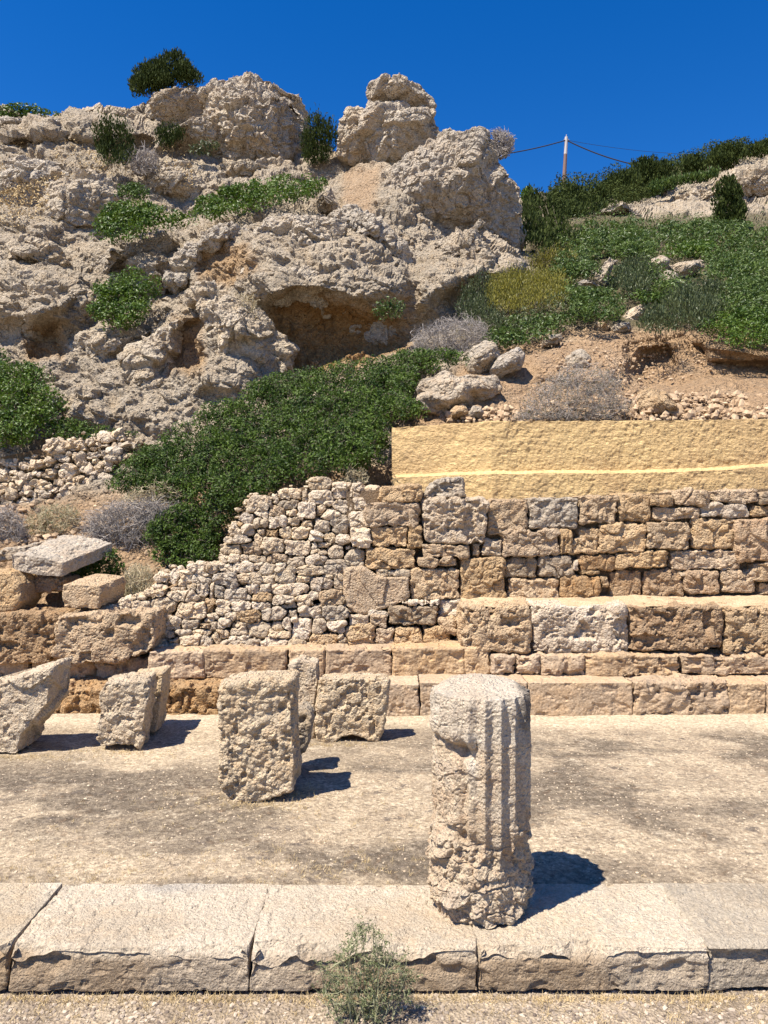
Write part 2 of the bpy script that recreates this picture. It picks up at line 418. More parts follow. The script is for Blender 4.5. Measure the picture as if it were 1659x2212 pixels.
lobes = [  # outline, metres towards the viewer, softness of the edge in photo units
 ([(350,600),(385,520),(440,482),(545,455),(690,450),(760,480),(850,560),(892,620),(885,700),(820,690),(740,668),(640,645),(585,668),(540,640),(500,605),(420,592)], .45, 45),
 ([(418,552),(470,530),(535,535),(548,580),(500,606),(430,602)], -.35, 22),
 ([(560,640),(640,560),(780,545),(880,600),(885,700),(820,745),(740,700),(640,665)], .35, 60),
 ([(420,595),(520,640),(625,720),(634,790),(560,830),(430,860),(330,905),(250,935),(150,905),(170,820),(260,760),(340,700),(370,650)], .35, 40),
 ([(385,690),(432,688),(440,740),(438,806),(366,806),(372,740)], -.3, 12),
 ([(268,790),(302,792),(300,830),(270,828)], -.4, 9),
 ([(50,720),(120,705),(142,740),(140,785),(70,782)], -.4, 18),
 ([(586,700),(640,656),(740,680),(862,706),(884,760),(760,790),(640,800),(634,740)], -.05, 30),
 ([(0,560),(190,575),(205,660),(70,715),(-60,700)], .55, 45),
 ([(-40,590),(150,640),(190,720),(60,700)], .3, 30),
 ([(265,520),(350,500),(370,560),(340,620),(260,570)], .6, 30),
 ([(880,600),(940,520),(1040,490),(1120,560),(1135,590),(1060,610),(980,640),(900,690)], .8, 40),
 ([(700,400),(720,395),(720,440),(690,445)], .9, 12),
 ([(800,600),(890,560),(985,560),(1130,575),(1090,600),(1010,640),(960,700),(900,700)], .4, 40),
 ([(300,330),(420,330),(520,380),(640,400),(600,440),(480,430),(380,420)], .6, 40),
 ([(160,240),(300,240),(340,300),(250,320),(120,300)], .8, 30),
 ([(0,260),(120,262),(130,300),(0,310)], .8, 18),
 ([(1350,735),(1480,720),(1560,755),(1659,770),(1800,770),(1800,830),(1659,825),(1540,820),(1450,840),(1360,830)], -.42, 16),
 ([(1130,740),(1360,722),(1520,724),(1540,745),(1400,770),(1300,840),(1150,820)], .35, 30),
 ([(1380,750),(1450,742),(1470,790),(1440,826),(1395,850),(1370,800)], -.35, 14),
 ([(1520,742),(1600,748),(1700,762),(1900,765),(1900,790),(1600,786),(1530,780)], .4, 10),
]
def surfY(u, v):
    Y = baseY(u, v)
    for poly, a, soft in lobes:
        Y = Y-a*sstep(sdist(np.asarray(u, float), np.asarray(v, float), poly), -soft*.35, soft)
    return Y
ucols = np.concatenate([np.arange(-300, -20, 9.), np.arange(-20, 1680, 2.35), np.arange(1680, 1960, 9.)])
nr_ = 400; tt = np.linspace(0, 1, nr_)**.97
vs = np.interp(ucols, [p[0] for p in sky_pts], [p[1] for p in sky_pts])
U = np.repeat(ucols[None, :], nr_, 0); Vg = vs[None, :]+(1330-vs[None, :])*tt[:, None]
Yg = surfY(U.ravel(), Vg.ravel()).reshape(U.shape)
X3 = np.stack([(U-829.5)/F*Yg, Yg, EYE-(Vg-1106)/F*Yg], -1)
# beyond the skyline the hill goes on, level and then falling
back = []
for k, (m_, dz) in enumerate([(1.6, .0), (1.3, -.01), (1.1, .01), (1.03, .0)]):
    b_ = X3[0].copy(); b_[:, :2] *= m_; b_[:, 2] = X3[0][:, 2]+dz*X3[0][:, 1]; back.append(b_)
X3 = np.concatenate([np.array(back), X3], 0); nb = len(back)
U = np.concatenate([np.repeat(U[:1], nb, 0), U], 0); Vg = np.concatenate([np.repeat(Vg[:1], nb, 0), Vg], 0)
nrw, ncl = U.shape
idx = np.arange(nrw*ncl).reshape(nrw, ncl)
quads = np.stack([idx[:-1, :-1], idx[1:, :-1], idx[1:, 1:], idx[:-1, 1:]], -1).reshape(-1, 4)
Pf = X3.reshape(-1, 3); Uf, Vf = U.ravel(), Vg.ravel()
nrm = vert_normals(Pf, [quads[:, :3], quads[:, [0, 2, 3]]])
soil = np.maximum(sstep(sdist(Uf, Vf, [(985,800),(1080,745),(1180,712),(1400,705),(1540,700),(1700,745),(2000,740),(2000,930),(850,930),(900,880),(960,900)]), -15, 15),
                  sstep(sdist(Uf, Vf, [(-300,1085),(180,1075),(330,1050),(900,990),(1000,1100),(1920,1050),(1920,1340),(-300,1340)]), -20, 30))
soil = np.maximum(soil, .8*sstep(sdist(Uf, Vf, [(740,370),(830,365),(800,470),(740,440)]), -15, 15))
veg = sstep(sdist(Uf, Vf, [(1130,420),(1200,395),(1700,250),(2000,200),(2000,735),(1560,715),(1200,705),(1000,740),(960,690),(1100,610),(1150,590)]), -12, 12)
rockp = sstep(sdist(Uf, Vf, [(1255,462),(1300,440),(1400,420),(1500,365),(1700,290),(2000,250),(2000,440),(1600,462),(1410,470)]), -8, 8)
veg = veg*(1-rockp)
ochre = .9*sstep(sdist(Uf, Vf, [(570,680),(640,640),(740,655),(862,690),(890,760),(760,800),(640,810),(610,740)]), -25, 20)
for pl, am in (([(418,552),(470,525),(540,530),(548,580),(500,608),(430,604)], .6), ([(380,685),(440,682),(445,810),(362,810)], .55), ([(45,715),(125,700),(148,790),(60,790)], .6), ([(1340,735),(1480,730),(1560,760),(1800,780),(1800,850),(1450,840)], .5), ([(780,700),(885,640),(900,760)], .5)):
    ochre = np.maximum(ochre, am*sstep(sdist(Uf, Vf, pl), -12, 12))
Pn = Pf*np.array([1, .8, 1])
wp = Pn+.30*np.stack([fbm(Pn*.9, 3, 41), fbm(Pn*.9, 3, 42), fbm(Pn*.9, 3, 43)], 1)+.05*np.stack([vnoise(Pn*6, 44), vnoise(Pn*6, 45), vnoise(Pn*6, 46)], 1)
F1_, w1_ = facet(wp*.42, 1, .2); F2_, w2_ = facet(wp*1.05, 2, .2); F3_, w3_ = facet(wp*2.7, 3, .2); F4_, w4_ = facet(wp*6.5, 4, .2); F5_, w5_ = facet(wp*14, 5, .25)
d = .16*F1_+.30*(.6-w1_)+.09*F2_+.18*(.6-w2_)+.045*F3_+.07*(.6-w3_)+.034*F4_+.03*(.6-w4_)+.018*F5_
d += .10*fbm(Pn*.8, 4, 61)+.05*fbm(Pn*3, 4, 64)-.07*sstep(fbm(Pn*2.4, 3, 62), .15, .45)
near = 1-.7*sstep(-Vf, -1060, -960)*(Uf > 700)
amp = (1-.62*soil-.45*veg)*(1-.75*sstep(Vf, 905, 960)*(Uf > 800)); 
dirn = unit_(nrm*np.array([1, 1, .55])+np.array([0, -.4, 0]))
Pd = Pf+dirn*(d*amp)[:, None]
hill = mesh_obj('hillside', Pd, quads, M['cliff'], origin=(0, 12, 0), attrs={'ochre': ochre, 'soil': soil*.9, 'veg': veg*.9})
tag(hill, kind='structure')

# ================================================================ GROUND, FLOOR
def ground_mat():
    m, t, b = nodes('gravel_earth')
    tc = t.nodes.new('ShaderNodeTexCoord'); vec = tc.outputs['Object']
    n1 = noise_n(t, vec, 1.3, 5, .65, .5); n2 = noise_n(t, vec, 60, 4, .7); n3 = noise_n(t, vec, 9, 6, .7)
    vo = t.nodes.new('ShaderNodeTexVoronoi'); vo.inputs['Scale'].default_value = 70; t.links.new(vec, vo.inputs['Vector'])
    col = mixc(t, mrange(t, n1, .4, .6), (.40, .325, .235), (.27, .215, .155))
    col = mixc(t, mrange(t, n3, .5, .7, 0, .7), col, (.24, .19, .16))
    sep = t.nodes.new('ShaderNodeSeparateColor'); t.links.new(vo.outputs['Color'], sep.inputs[0])
    col = mixc(t, .8, col, mixc(t, sep.outputs[0], (.6, .58, .56), (1.35, 1.33, 1.3)), 'MULTIPLY')
    t.links.new(col, b.inputs['Base Color']); b.inputs['Roughness'].default_value = .95; b.inputs['Specular IOR Level'].default_value = .1
    bp = t.nodes.new('ShaderNodeBump'); bp.inputs['Distance'].default_value = .012; bp.inputs['Strength'].default_value = 1
    t.links.new(mth(t, 'ADD', n2, vo.outputs['Distance']), bp.inputs['Height']); t.links.new(bp.outputs[0], b.inputs['Normal'])
    return m
M['ground'] = ground_mat()
def floor_mat():
    m, t, b = nodes('trodden_floor')
    tc = t.nodes.new('ShaderNodeTexCoord'); vec = tc.outputs['Object']
    mp = t.nodes.new('ShaderNodeMapping'); mp.inputs['Scale'].default_value = (1, 1.6, 1); t.links.new(vec, mp.inputs[0])
    n1 = noise_n(t, mp.outputs[0], .75, 7, .62, .5); n2 = noise_n(t, vec, 55, 4, .75); n3 = noise_n(t, vec, 14, 5, .7); n4 = noise_n(t, vec, 2.4, 6, .7, .4)
    n5 = noise_n(t, vec, 150, 2, .6)
    vo = t.nodes.new('ShaderNodeTexVoronoi'); vo.inputs['Scale'].default_value = 48; t.links.new(vec, vo.inputs['Vector'])
    at = t.nodes.new('ShaderNodeAttribute'); at.attribute_name = 'stain'
    a2 = t.nodes.new('ShaderNodeAttribute'); a2.attribute_name = 'sand'
    col = mixc(t, mrange(t, n4, .4, .65), (.54, .435, .305), (.37, .295, .21))
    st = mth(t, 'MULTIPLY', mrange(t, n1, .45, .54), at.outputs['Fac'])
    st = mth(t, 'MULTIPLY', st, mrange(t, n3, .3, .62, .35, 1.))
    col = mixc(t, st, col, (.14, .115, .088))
    col = mixc(t, mth(t, 'MULTIPLY', mrange(t, n3, .55, .72), .35), col, (.42, .26, .14))
    n6 = noise_n(t, mp.outputs[0], 26, 6, .75); col = mixc(t, mth(t, 'MULTIPLY', mrange(t, n6, .50, .60), .62), col, (.23, .185, .14))
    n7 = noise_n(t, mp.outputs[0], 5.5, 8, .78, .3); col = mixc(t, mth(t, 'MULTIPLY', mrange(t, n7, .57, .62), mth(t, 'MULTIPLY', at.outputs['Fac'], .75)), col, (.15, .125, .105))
    col = mixc(t, mth(t, 'MULTIPLY', mrange(t, n7, .43, .38), .5), col, (.66, .56, .42))
    col = mixc(t, mth(t, 'MULTIPLY', a2.outputs['Fac'], .8), col, (.62, .51, .365))
    sep = t.nodes.new('ShaderNodeSeparateColor'); t.links.new(vo.outputs['Color'], sep.inputs[0])
    col = mixc(t, .75, col, mixc(t, sep.outputs[0], (.66, .64, .62), (1.25, 1.25, 1.24)), 'MULTIPLY')
    col = mixc(t, .9, col, mixc(t, mrange(t, n2, .35, .65), (.62, .6, .58), (1.25, 1.24, 1.22)), 'MULTIPLY')
    t.links.new(col, b.inputs['Base Color']); b.inputs['Roughness'].default_value = .95; b.inputs['Specular IOR Level'].default_value = .1
    bp = t.nodes.new('ShaderNodeBump'); bp.inputs['Distance'].default_value = .014; bp.inputs['Strength'].default_value = 1
    t.links.new(mth(t, 'ADD', mth(t, 'ADD', n2, n3), mth(t, 'MULTIPLY', n5, .6)), bp.inputs['Height']); t.links.new(bp.outputs[0], b.inputs['Normal'])
    return m
M['floor'] = floor_mat()
def sheet(name, xs, ys, zf, mat, attrs=None):
    gx, gy = np.meshgrid(xs, ys); p = np.stack([gx.ravel(), gy.ravel(), np.zeros(gx.size)], 1); p[:, 2] = zf(p)
    i = np.arange(gx.size).reshape(gx.shape)
    q = np.stack([i[:-1, :-1], i[:-1, 1:], i[1:, 1:], i[1:, :-1]], -1).reshape(-1, 4)
    o = mesh_obj(name, p, q, mat, origin=(0, 0, 0), attrs={k: f(p) for k, f in attrs.items()} if attrs else None, smooth=True)
    return tag(o, kind='structure')
far = np.array([-3000, -800, -200, -60, -20, -8, -4])
gxs = np.concatenate([far, np.linspace(-3, 3, 121), -far[::-1]]); gys = np.concatenate([[-3000, -800, -200, -60, -15, -4, 0, 1.5], np.linspace(2.4, 3.4, 31), [4, 6, 8, 12, 30, 100, 300, 1000, 3000]])
sheet('ground', gxs, gys, lambda p: -.185+.008*fbm(p*4, 3, 71)*(np.hypot(p[:, 0], p[:, 1]) < 20)-.10*(p[:, 1] > 5), M['ground'])
fx = np.concatenate([[-9, -7, -5.5], np.linspace(-4.6, 4.6, 380), [5.5, 7, 9]])
def floor_z(p): return -.012+.024*fbm(p*1.2, 4, 72)+.006*fbm(p*9, 3, 73)+.012*sstep(p[:, 1], 5.6, 6.7)-.012*(1-sstep(p[:, 1], 3.55, 3.75))
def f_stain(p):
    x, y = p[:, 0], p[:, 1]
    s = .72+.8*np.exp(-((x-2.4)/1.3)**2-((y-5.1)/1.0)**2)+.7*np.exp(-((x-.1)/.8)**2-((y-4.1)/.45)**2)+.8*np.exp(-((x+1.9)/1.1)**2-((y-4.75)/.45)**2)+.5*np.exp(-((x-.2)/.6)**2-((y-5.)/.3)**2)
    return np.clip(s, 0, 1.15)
sheet('floor', fx, np.linspace(3.55, 6.75, 150), floor_z, M['floor'],
      {'stain': f_stain, 'sand': lambda p: np.clip(sstep(p[:, 1]+.15*fbm(p*2, 3, 5), 6.0, 6.45)+.6*np.exp(-((p[:, 0]+1.5)/1.2)**2-((p[:, 1]-5.6)/.25)**2), 0, 1)})

# ================================================================ STYLOBATE (front step) — blocks
sty = empty('stylobate', (0, 3.3, -.18)); tag(sty, 'long front step of big worn limestone blocks under the fluted column', 'stone step')
ysf, yb = 3.08, 3.62
zt = 0.0
def joint_fn(seed):
    def fn(V):
        q = np.hypot(V[:, 2]+.005, V[:, 1]-ysf); n_ = fbm(V*np.array([3, 3, 5])+seed, 4, 31)
        e = np.exp(-(q/.032)**2)*(.014+.012*n_)
        chip = sstep(n_, .0, .3)*np.exp(-(q/.075)**2)*(.04+.03*fbm(V*14+seed, 3, 35))
        return -e-chip-.010*sstep(fbm(V*8+seed, 4, 33), .18, .4)*sstep(-V[:, 1], -ysf-.03, -ysf)
    return fn
for i, (xa, xb, z0) in enumerate([(-3.45,-2.46,.004), (-2.458,-1.509,.010), (-1.502,-.5415,-.001), (-.5395,.374,.0), (.3765,1.305,.001), (1.307,2.28,-.008), (2.283,3.3,0)]):
    poly = [(xa, -.168), (xa, zt+z0), (xb, zt+z0), (xb, -.168)]
    big = -2 < (xa+xb)/2 < 2
    rock('block', poly, ysf+(.0 if i != 5 else .02), yb-ysf+random.uniform(-.012, .012), M['stylobate'], sty, Mn=460 if big else 200, K=26 if big else 10, KW=70 if big else 30, rnd=.002, edge=.006,
         nz=[('f', 1.5, .006), ('f', 9, .005), ('p', 22, .006), ('f', 45, .003)] + ([('r', 5, .02)] if i == 5 else []), world=True, fn=joint_fn(i*7.7), attrs={'soil': lambda V: sstep(-V[:, 2]+.03*fbm(V*4, 4, 37), .015, .05)*sstep(-V[:, 1], -ysf-.09, -ysf-.03),
         'ochre': lambda V, i=i: (.9 if i == 1 else .35)*sstep(fbm(V*1.6, 4, 38), -.2, .3)+0*V[:, 0], 'veg': lambda V, i=i: (.45 if i == 5 else .9*sstep(V[:, 1]+.15*fbm(V*3, 3, 39), 3.52, 3.64)*sstep(fbm(V*1.1, 2, 40), 0, .25))+0*V[:, 0]})
# thin foundation course showing as a dark line below
fd = mesh_obj('foundation', [(x, y, z) for x in (-3.6, 3.6) for y in (ysf+.05, yb-.03) for z in (-.28, -.15)], np.array([[0, 4, 5, 1], [2, 3, 7, 6], [0, 1, 3, 2], [4, 6, 7, 5], [1, 5, 7, 3], [0, 2, 6, 4]]), M['fill'], sty)

# ================================================================ BENCH COURSES
def block_px(parent, x0, y0, x1, y1, Y0, depth, mat, j=1.5, detail=1., nz=None, edge=.03, rnd=.08, name='block', grow=0., poly=None, ext=(0, 0), bulge=0.):
    P = poly or box_poly(x0-grow, y0-grow, x1+grow, y1+grow, j)
    size = math.sqrt(abs((max(p[0] for p in P)-min(p[0] for p in P))*(max(p[1] for p in P)-min(p[1] for p in P))))
    Mn = int(min(420, max(28, size*1.15*detail))); K = int(min(60, max(6, size*.16*detail)))
    if nz is None: nz = [('f', 3, .012), ('w', 9, .016), ('p', 16, .018), ('f', 40, .006)]
    return rock(name, P, Y0, depth, mat, parent, Mn=Mn, K=K, KW=max(5, int(K*.6)), rnd=rnd, edge=edge, nz=nz, ext=ext, bulge=bulge)
A = lambda x, y: (995.4+.4*x, 995.4+.4*y)        # reading coordinates of the three survey sheets
B = lambda x, y: (464.5+.36*x, 995.4+.36*y)
Cc = lambda x, y: (.32*x, 995.4+.32*y)
Dd = lambda x, y: (.5*x, 597.3+.5*y)
def conv(f, b): a = f(b[0], b[1]); c = f(b[2], b[3]); return (a[0], a[1], c[0], c[1])

bench = empty('stone_bench', (0, 6.8, 0)); tag(bench, 'lowest bench step of smooth blocks along the back of the floor', 'stone bench')
YB = 6.63
smooth_nz = [('f', 2, .010), ('f', 8, .008), ('p', 12, .012), ('f', 40, .003)]
rough_nz = [('f', 3, .02), ('w', 8, .03), ('p', 14, .035), ('f', 38, .008)]
for (x0, x1, z1, nz, m) in [(1140,1368,1474,smooth_nz,'bench'),(1369,1574,1474,rough_nz,'bench'),(1575,1656,1476,smooth_nz,'bench'),(1657,1900,1474,smooth_nz,'bench'),
                            (906,1139,1474,smooth_nz,'bench'),(790,905,1478,smooth_nz,'bench'),(640,789,1478,smooth_nz,'bench'),(470,639,1484,rough_nz,'bench'),(366,469,1484,rough_nz,'orange_stone'),(250,365,1486,rough_nz,'orange_stone'),(130,249,1490,rough_nz,'orange_stone'),(-30,129,1490,rough_nz,'bench'),(-250,-31,1488,rough_nz,'bench')]:
    rock('block', [(x0,z1),(x1,z1),(x1,1550),(x0,1550)], YB, .52, M[m], bench, Mn=int(120+(x1-x0)), K=18, KW=26, rnd=.012, edge=.018, nz=nz)

step = empty('stone_step', (0, 7.1, .28)); tag(step, 'middle step of worn blocks running under the rubble wall', 'stone step')
for (x0, x1, y0) in [(320,440,1408),(441,620,1405),(621,700,1404),(701,848,1403),(849,1004,1400),(1005,1060,1400)]:
    rock('block', [(x0,y0+random.uniform(-1,1)),(x1,y0),(x1,1466),(x0,1466)], 6.97, .55, M['bench'], step, Mn=int(110+(x1-x0)), K=14, KW=22, rnd=.015, edge=.03, nz=[('f', 2, .012), ('w', 7, .018), ('p', 12, .02), ('f', 38, .006)])
for b in [(168,1052,295,1146),(297,1050,434,1150),(436,1050,670,1150),(672,1050,1195,1156),(1198,1050,1720,1150),(1722,1050,2200,1150)]:
    x0, y0, x1, y1 = conv(A, b)
    rock('block', box_poly(x0, y0, x1, y1+4, 1), 6.91, .6, M['bench'], step, Mn=int(90+(x1-x0)), K=14, KW=10, rnd=.05, edge=.05, nz=[('f', 2.5, .03), ('w', 7, .03), ('p', 12, .035), ('f', 38, .008)])
for b in [(-230,1412,60,1468),(62,1412,200,1468),(202,1420,325,1468)]:
    rock('block', box_poly(*b, 1), 7.12, .5, M['bench'], step, Mn=200, K=12, KW=10, rnd=.06, edge=.05, nz=rough_nz)

course = empty('block_course', (3, 7.2, .45)); tag(course, 'row of four big pitted blocks below the right-hand block wall', 'block course')
deep = [('f', 1.8, .025), ('w', 6, .03), ('p', 9, .05), ('p', 19, .022), ('f', 40, .008)]
for b, m, ex in [((5,780,388,1045),'ashlar',.0),((392,778,908,1040),'ashlar_white',0),((912,782,1425,1036),'orange_stone',0),((1430,790,1960,1042),'ashlar',0),((1965,790,2500,1042),'ashlar',0)]:
    x0, y0, x1, y1 = conv(A, b)
    rock('block', box_poly(x0, y0+1, x1, y1, 2.5), 6.98, .62, M[m], course, Mn=int(150+(x1-x0)), K=34, KW=26, rnd=.07, edge=.06, bulge=.0, nz=deep)

def ledge(name, u0, u1, Ya, Yb, za, zb, mat, parent):
    xs = np.linspace((u0-829.5)/F*Ya, (u1-829.5)/F*Ya, 260); ts = np.linspace(0, 1, 26); gx, gt = np.meshgrid(xs, ts)
    p = np.stack([gx.ravel(), Ya+(Yb-Ya)*gt.ravel(), np.zeros(gx.size)], 1); p[:, 2] = za+(zb-za)*gt.ravel()+.018*fbm(p*5, 4, 75)+.008*fbm(p*22, 3, 76)
    i = np.arange(gx.size).reshape(gx.shape); q = np.stack([i[:-1, :-1], i[:-1, 1:], i[1:, 1:], i[1:, :-1]], -1).reshape(-1, 4)
    return mesh_obj(name, p, q, mat, parent)
ledge('earth', 1004, 2000, 7.06, 7.56, .885, .935, M['sand'], course)
ledge('earth', 340, 1006, 7.06, 7.40, .478, .50, M['sand'], step)
# ================================================================ ASHLAR WALL
wall = empty('block_wall', (2.5, 7.6, .9)); tag(wall, 'tall wall of squared weathered tan blocks below the yellow wall', 'stone wall')
wl = [(1030,180,1155,250,'ashlar'),(1158,150,1360,240,'ashlar'),(1370,155,1620,225,'ashlar'),(1625,165,1800,235,'dark_stone'),(1802,160,2050,240,'ashlar'),
 (145,205,364,405,'ashlar'),(370,200,638,368,'boulder'),(640,185,852,342,'ashlar'),(856,175,1034,333,'ashlar'),(1040,250,1295,322,'ashlar'),(1298,228,1560,308,'ashlar_white'),(1440,315,1530,340,'ashlar'),(1565,240,1790,310,'ashlar'),(1795,245,2050,330,'ashlar'),
 (228,374,536,520,'ashlar'),(540,365,606,508,'ashlar'),(750,335,1003,500,'ashlar'),(1006,325,1246,485,'ashlar'),(1250,308,1490,477,'ashlar'),(1493,318,1740,545,'orange_stone'),(1745,340,2050,480,'ashlar'),
 (120,418,222,515,'ashlar_white'),(60,440,116,515,'ashlar'),
 (240,520,416,632,'dark_stone'),(421,514,608,630,'dark_stone'),(640,510,832,593,'orange_stone'),(836,488,1131,583,'ashlar'),(1135,480,1516,593,'ashlar'),(1575,548,1790,655,'ashlar'),(1795,490,2050,640,'ashlar'),
 (611,530,637,592,'ashlar_white'),(650,596,756,614,'ashlar'),(1180,598,1262,628,'ashlar_white'),
 (257,640,540,750,'ashlar'),(543,618,757,744,'orange_stone'),(800,587,980,738,'orange_stone'),(988,587,1206,738,'orange_stone'),(1214,597,1402,725,'orange_stone'),(1407,592,1600,717,'ashlar'),(1605,660,1800,730,'ashlar'),(1805,650,2050,740,'ashlar'),
 (180,517,236,562,'dark_stone'),(760,620,798,690,'ashlar')]
wn = [('f', 2.5, .014), ('k', 5, .022), ('w', 10, .016), ('p', 13, .022), ('f', 38, .007)]
for b in wl:
    x0, y0, x1, y1 = conv(A, b[:4])
    block_px(wall, x0+.2, y0+.2, x1-.2, y1-.2, 7.48+random.uniform(-.03, .03), .42, M[b[4]], nz=wn, edge=.035, rnd=.13, j=1.8)
# the split block with its slanting joint
block_px(wall, 0, 0, 0, 0, 7.5, .4, M['ashlar'], nz=wn, poly=[A(585,505), A(610,440), A(650,365), A(748,360), A(750,450), A(742,508)])
for b in [(900,247,1226,400,'ashlar'),(990,142,1240,248,'ashlar'),(935,392,1156,520,'ashlar'),(1160,388,1240,518,'ashlar'),(815,407,932,525,'rubble'),(1246,226,1634,500,'ashlar_white'),(1240,502,1530,582,'ashlar'),(1216,580,1456,640,'ashlar'),
          (900,522,1210,650,'ashlar'),(1174,645,1465,836,'ashlar'),(1471,577,1744,862,'ashlar'),(1040,872,1336,992,'dark_stone'),(1348,828,1490,945,'rubble'),(1336,938,1470,1040,'ashlar'),
          (1246,1000,1415,1106,'ashlar'),(1080,997,1241,1106,'ashlar'),(785,978,956,1120,'ashlar'),(960,1012,1076,1110,'ashlar'),(930,922,1036,1012,'ashlar'),(800,922,926,996,'ashlar_white'),
          (1120,838,1155,866,'rubble'),(1165,842,1255,868,'rubble'),(1258,838,1290,866,'rubble'),(1295,845,1340,868,'rubble'),(1216,645,1172,700,'ashlar')]:
    if b[2] < b[0]: continue
    x0, y0, x1, y1 = conv(B, b[:4]); yy = 7.42+random.uniform(-.03, .03)
    if b[1] > 830: yy = 7.3
    block_px(wall, x0+.2, y0+.2, x1-.2, y1-.2, yy, .42, M[b[4]], nz=wn if b[:2] != (1246,226) else deep, edge=.035, rnd=.14, j=2.)
block_px(wall, 0, 0, 0, 0, 7.36, .5, M['ashlar'], nz=[('f', 2, .02), ('s', 3.5, .05), ('f', 12, .010), ('p', 20, .006)], rnd=.08, detail=1.1, poly=[B(784,652), B(880,640), B(968,700), B(1168,698), B(1168,830), B(1060,870), B(920,918), B(800,920), B(782,800)])
for b in [(970,652,1036,696),(1040,656,1170,696)]:
    block_px(wall, *conv(B, b), 7.41, .3, M['rubble'], rnd=.12)
cap = rock('stone_block', [B(1256,205),B(1290,150),B(1350,105),B(1490,95),B(1500,150),B(1512,222),B(1262,226)], 7.45, .4, M['boulder'], Mn=150, K=22, KW=12, rnd=.12, edge=.05, nz=deep)
tag(cap, 'grey pitted block lying loose on the white block at the wall top', 'stone block')
# earth packing behind the stones so that the joints close
def packing(name, pts, Y0, Y1, mat, parent):
    n = len(pts); V = [W(u, v, Y0) for u, v in pts]; V += [(x, Y1, z) for x, y, z in V]
    j = np.arange(n); j2 = (j+1) % n
    me = bpy.data.meshes.new(name); me.from_pydata(V, [], [list(range(n))]+[[int(a), int(b_), int(b_)+n, int(a)+n] for a, b_ in zip(j, j2)]); me.materials.append(mat)
    o = bpy.data.objects.new(name, me); COL.objects.link(o); o.parent = parent; o.location = -Vector(parent.location); return o
packing('packing', [(748,1420),(748,1062),(850,1056),(905,1082),(1060,1082),(1400,1066),(1659,1056),(1900,1052),(1900,1310),(1000,1318),(990,1395)], 7.60, 8.2, M['fill'], wall)

# ================================================================ RUBBLE WALL
rub = empty('dry_stone_wall', (-.8, 7.5, .5)); tag(rub, 'stepped dry stone wall of pale rubble left of the squared blocks', 'stone wall')
rb = [conv(B, b) for b in [(570,100,695,178),(560,172,715,262),(700,140,805,235),(810,140,900,225),(888,165,988,255),(365,170,525,235),(515,170,560,245),(195,218,340,325),(378,235,500,290),(480,240,615,360),(600,262,665,320),(710,230,830,310),(825,215,905,298),(635,290,745,350),(790,300,895,418),(150,312,232,382),(238,298,315,348),(310,270,420,335),(420,290,495,340),(232,348,315,405),(318,325,430,410),(415,322,510,395),(510,345,595,405),(590,352,695,430),(695,328,800,440),(78,375,155,455),(160,395,242,460),(245,402,305,445),(285,410,375,465),(375,395,460,470),(455,395,570,475),(560,430,645,488),(655,432,725,488),(725,440,808,510),(60,455,215,500),(40,492,155,565),(155,480,275,565),(240,445,285,500),(280,455,415,560),(415,472,575,575),(575,485,610,530),(610,490,700,528),(675,500,775,592),(570,528,668,570),(35,565,190,612),(200,565,305,612),(315,555,435,620),(430,575,535,642),(540,568,668,628),(778,530,890,640),(775,500,815,540),(655,590,795,685),(490,632,650,690),(20,612,105,670),(110,600,230,680),(232,612,290,650),(250,615,360,690),(365,640,470,735),(370,605,430,650),(0,668,130,755),(128,672,272,740),(275,692,365,738),(475,695,570,730),(575,695,705,782),(708,685,775,778),(655,685,700,705),(335,730,568,805),(190,735,268,805),(262,740,330,790),(-30,745,55,825),(52,765,215,845),(230,790,345,850),(335,808,455,872),(480,805,580,880),(560,785,630,835),(612,775,770,870),(0,830,90,920),(100,845,205,905),(232,845,330,895),(400,850,495,892),(495,868,640,945),(650,875,788,962),(275,880,425,970),(65,905,128,960),(140,890,265,975),(430,895,495,945),(-15,955,90,1010),(130,965,190,1008),(190,965,320,1045),(400,935,460,1030),(345,960,400,1015),(455,945,582,1072),(582,950,665,1040),(668,965,778,1045),(0,1015,75,1080),(90,1003,195,1055),(80,1045,190,1088),(320,1008,450,1068),(20,1065,262,1150),(265,1068,438,1142),(440,1072,555,1145),(560,1040,735,1135),(735,1050,780,1090),(925,900,1030,940),(340,205,385,250),(130,370,175,400)]]
rb += [conv(Cc, b) for b in [(1140,735,1210,820),(1205,745,1290,840),(1280,695,1385,770),(1380,695,1460,765),(1290,765,1410,830),(1030,762,1130,820),(1020,835,1110,870),(975,860,1100,925),(885,905,970,945),(1160,848,1255,885),(1250,830,1340,890),(1310,838,1415,915),(1130,875,1350,955),(1410,840,1450,930),(800,930,880,1010),(868,940,1010,1020),(1008,925,1190,1030),(710,985,805,1025),(655,1010,705,1032),(1180,945,1400,1075),(1385,935,1450,1030),(1390,1040,1470,1092),(1075,1040,1130,1085),(1110,1055,1215,1150),(1230,1062,1340,1145),(1335,1098,1415,1145),(1415,1090,1470,1142),(1075,1140,1170,1205),(1185,1145,1280,1190),(1295,1142,1415,1178),(1210,1178,1345,1260),(1345,1200,1430,1275),(1430,1160,1500,1240),(1050,1245,1145,1330),(1150,1235,1260,1325),(1285,1262,1390,1315),(1395,1275,1470,1320),(1060,1200,1130,1245),(1265,1260,1300,1300),(1130,1200,1205,1235)]]
pn = [('f', 5, .010), ('k', 6, .022), ('w', 12, .010), ('k', 18, .008), ('p', 20, .008), ('f', 45, .004)]
def wallY(v): return 7.22+(1420-v)/350*.42
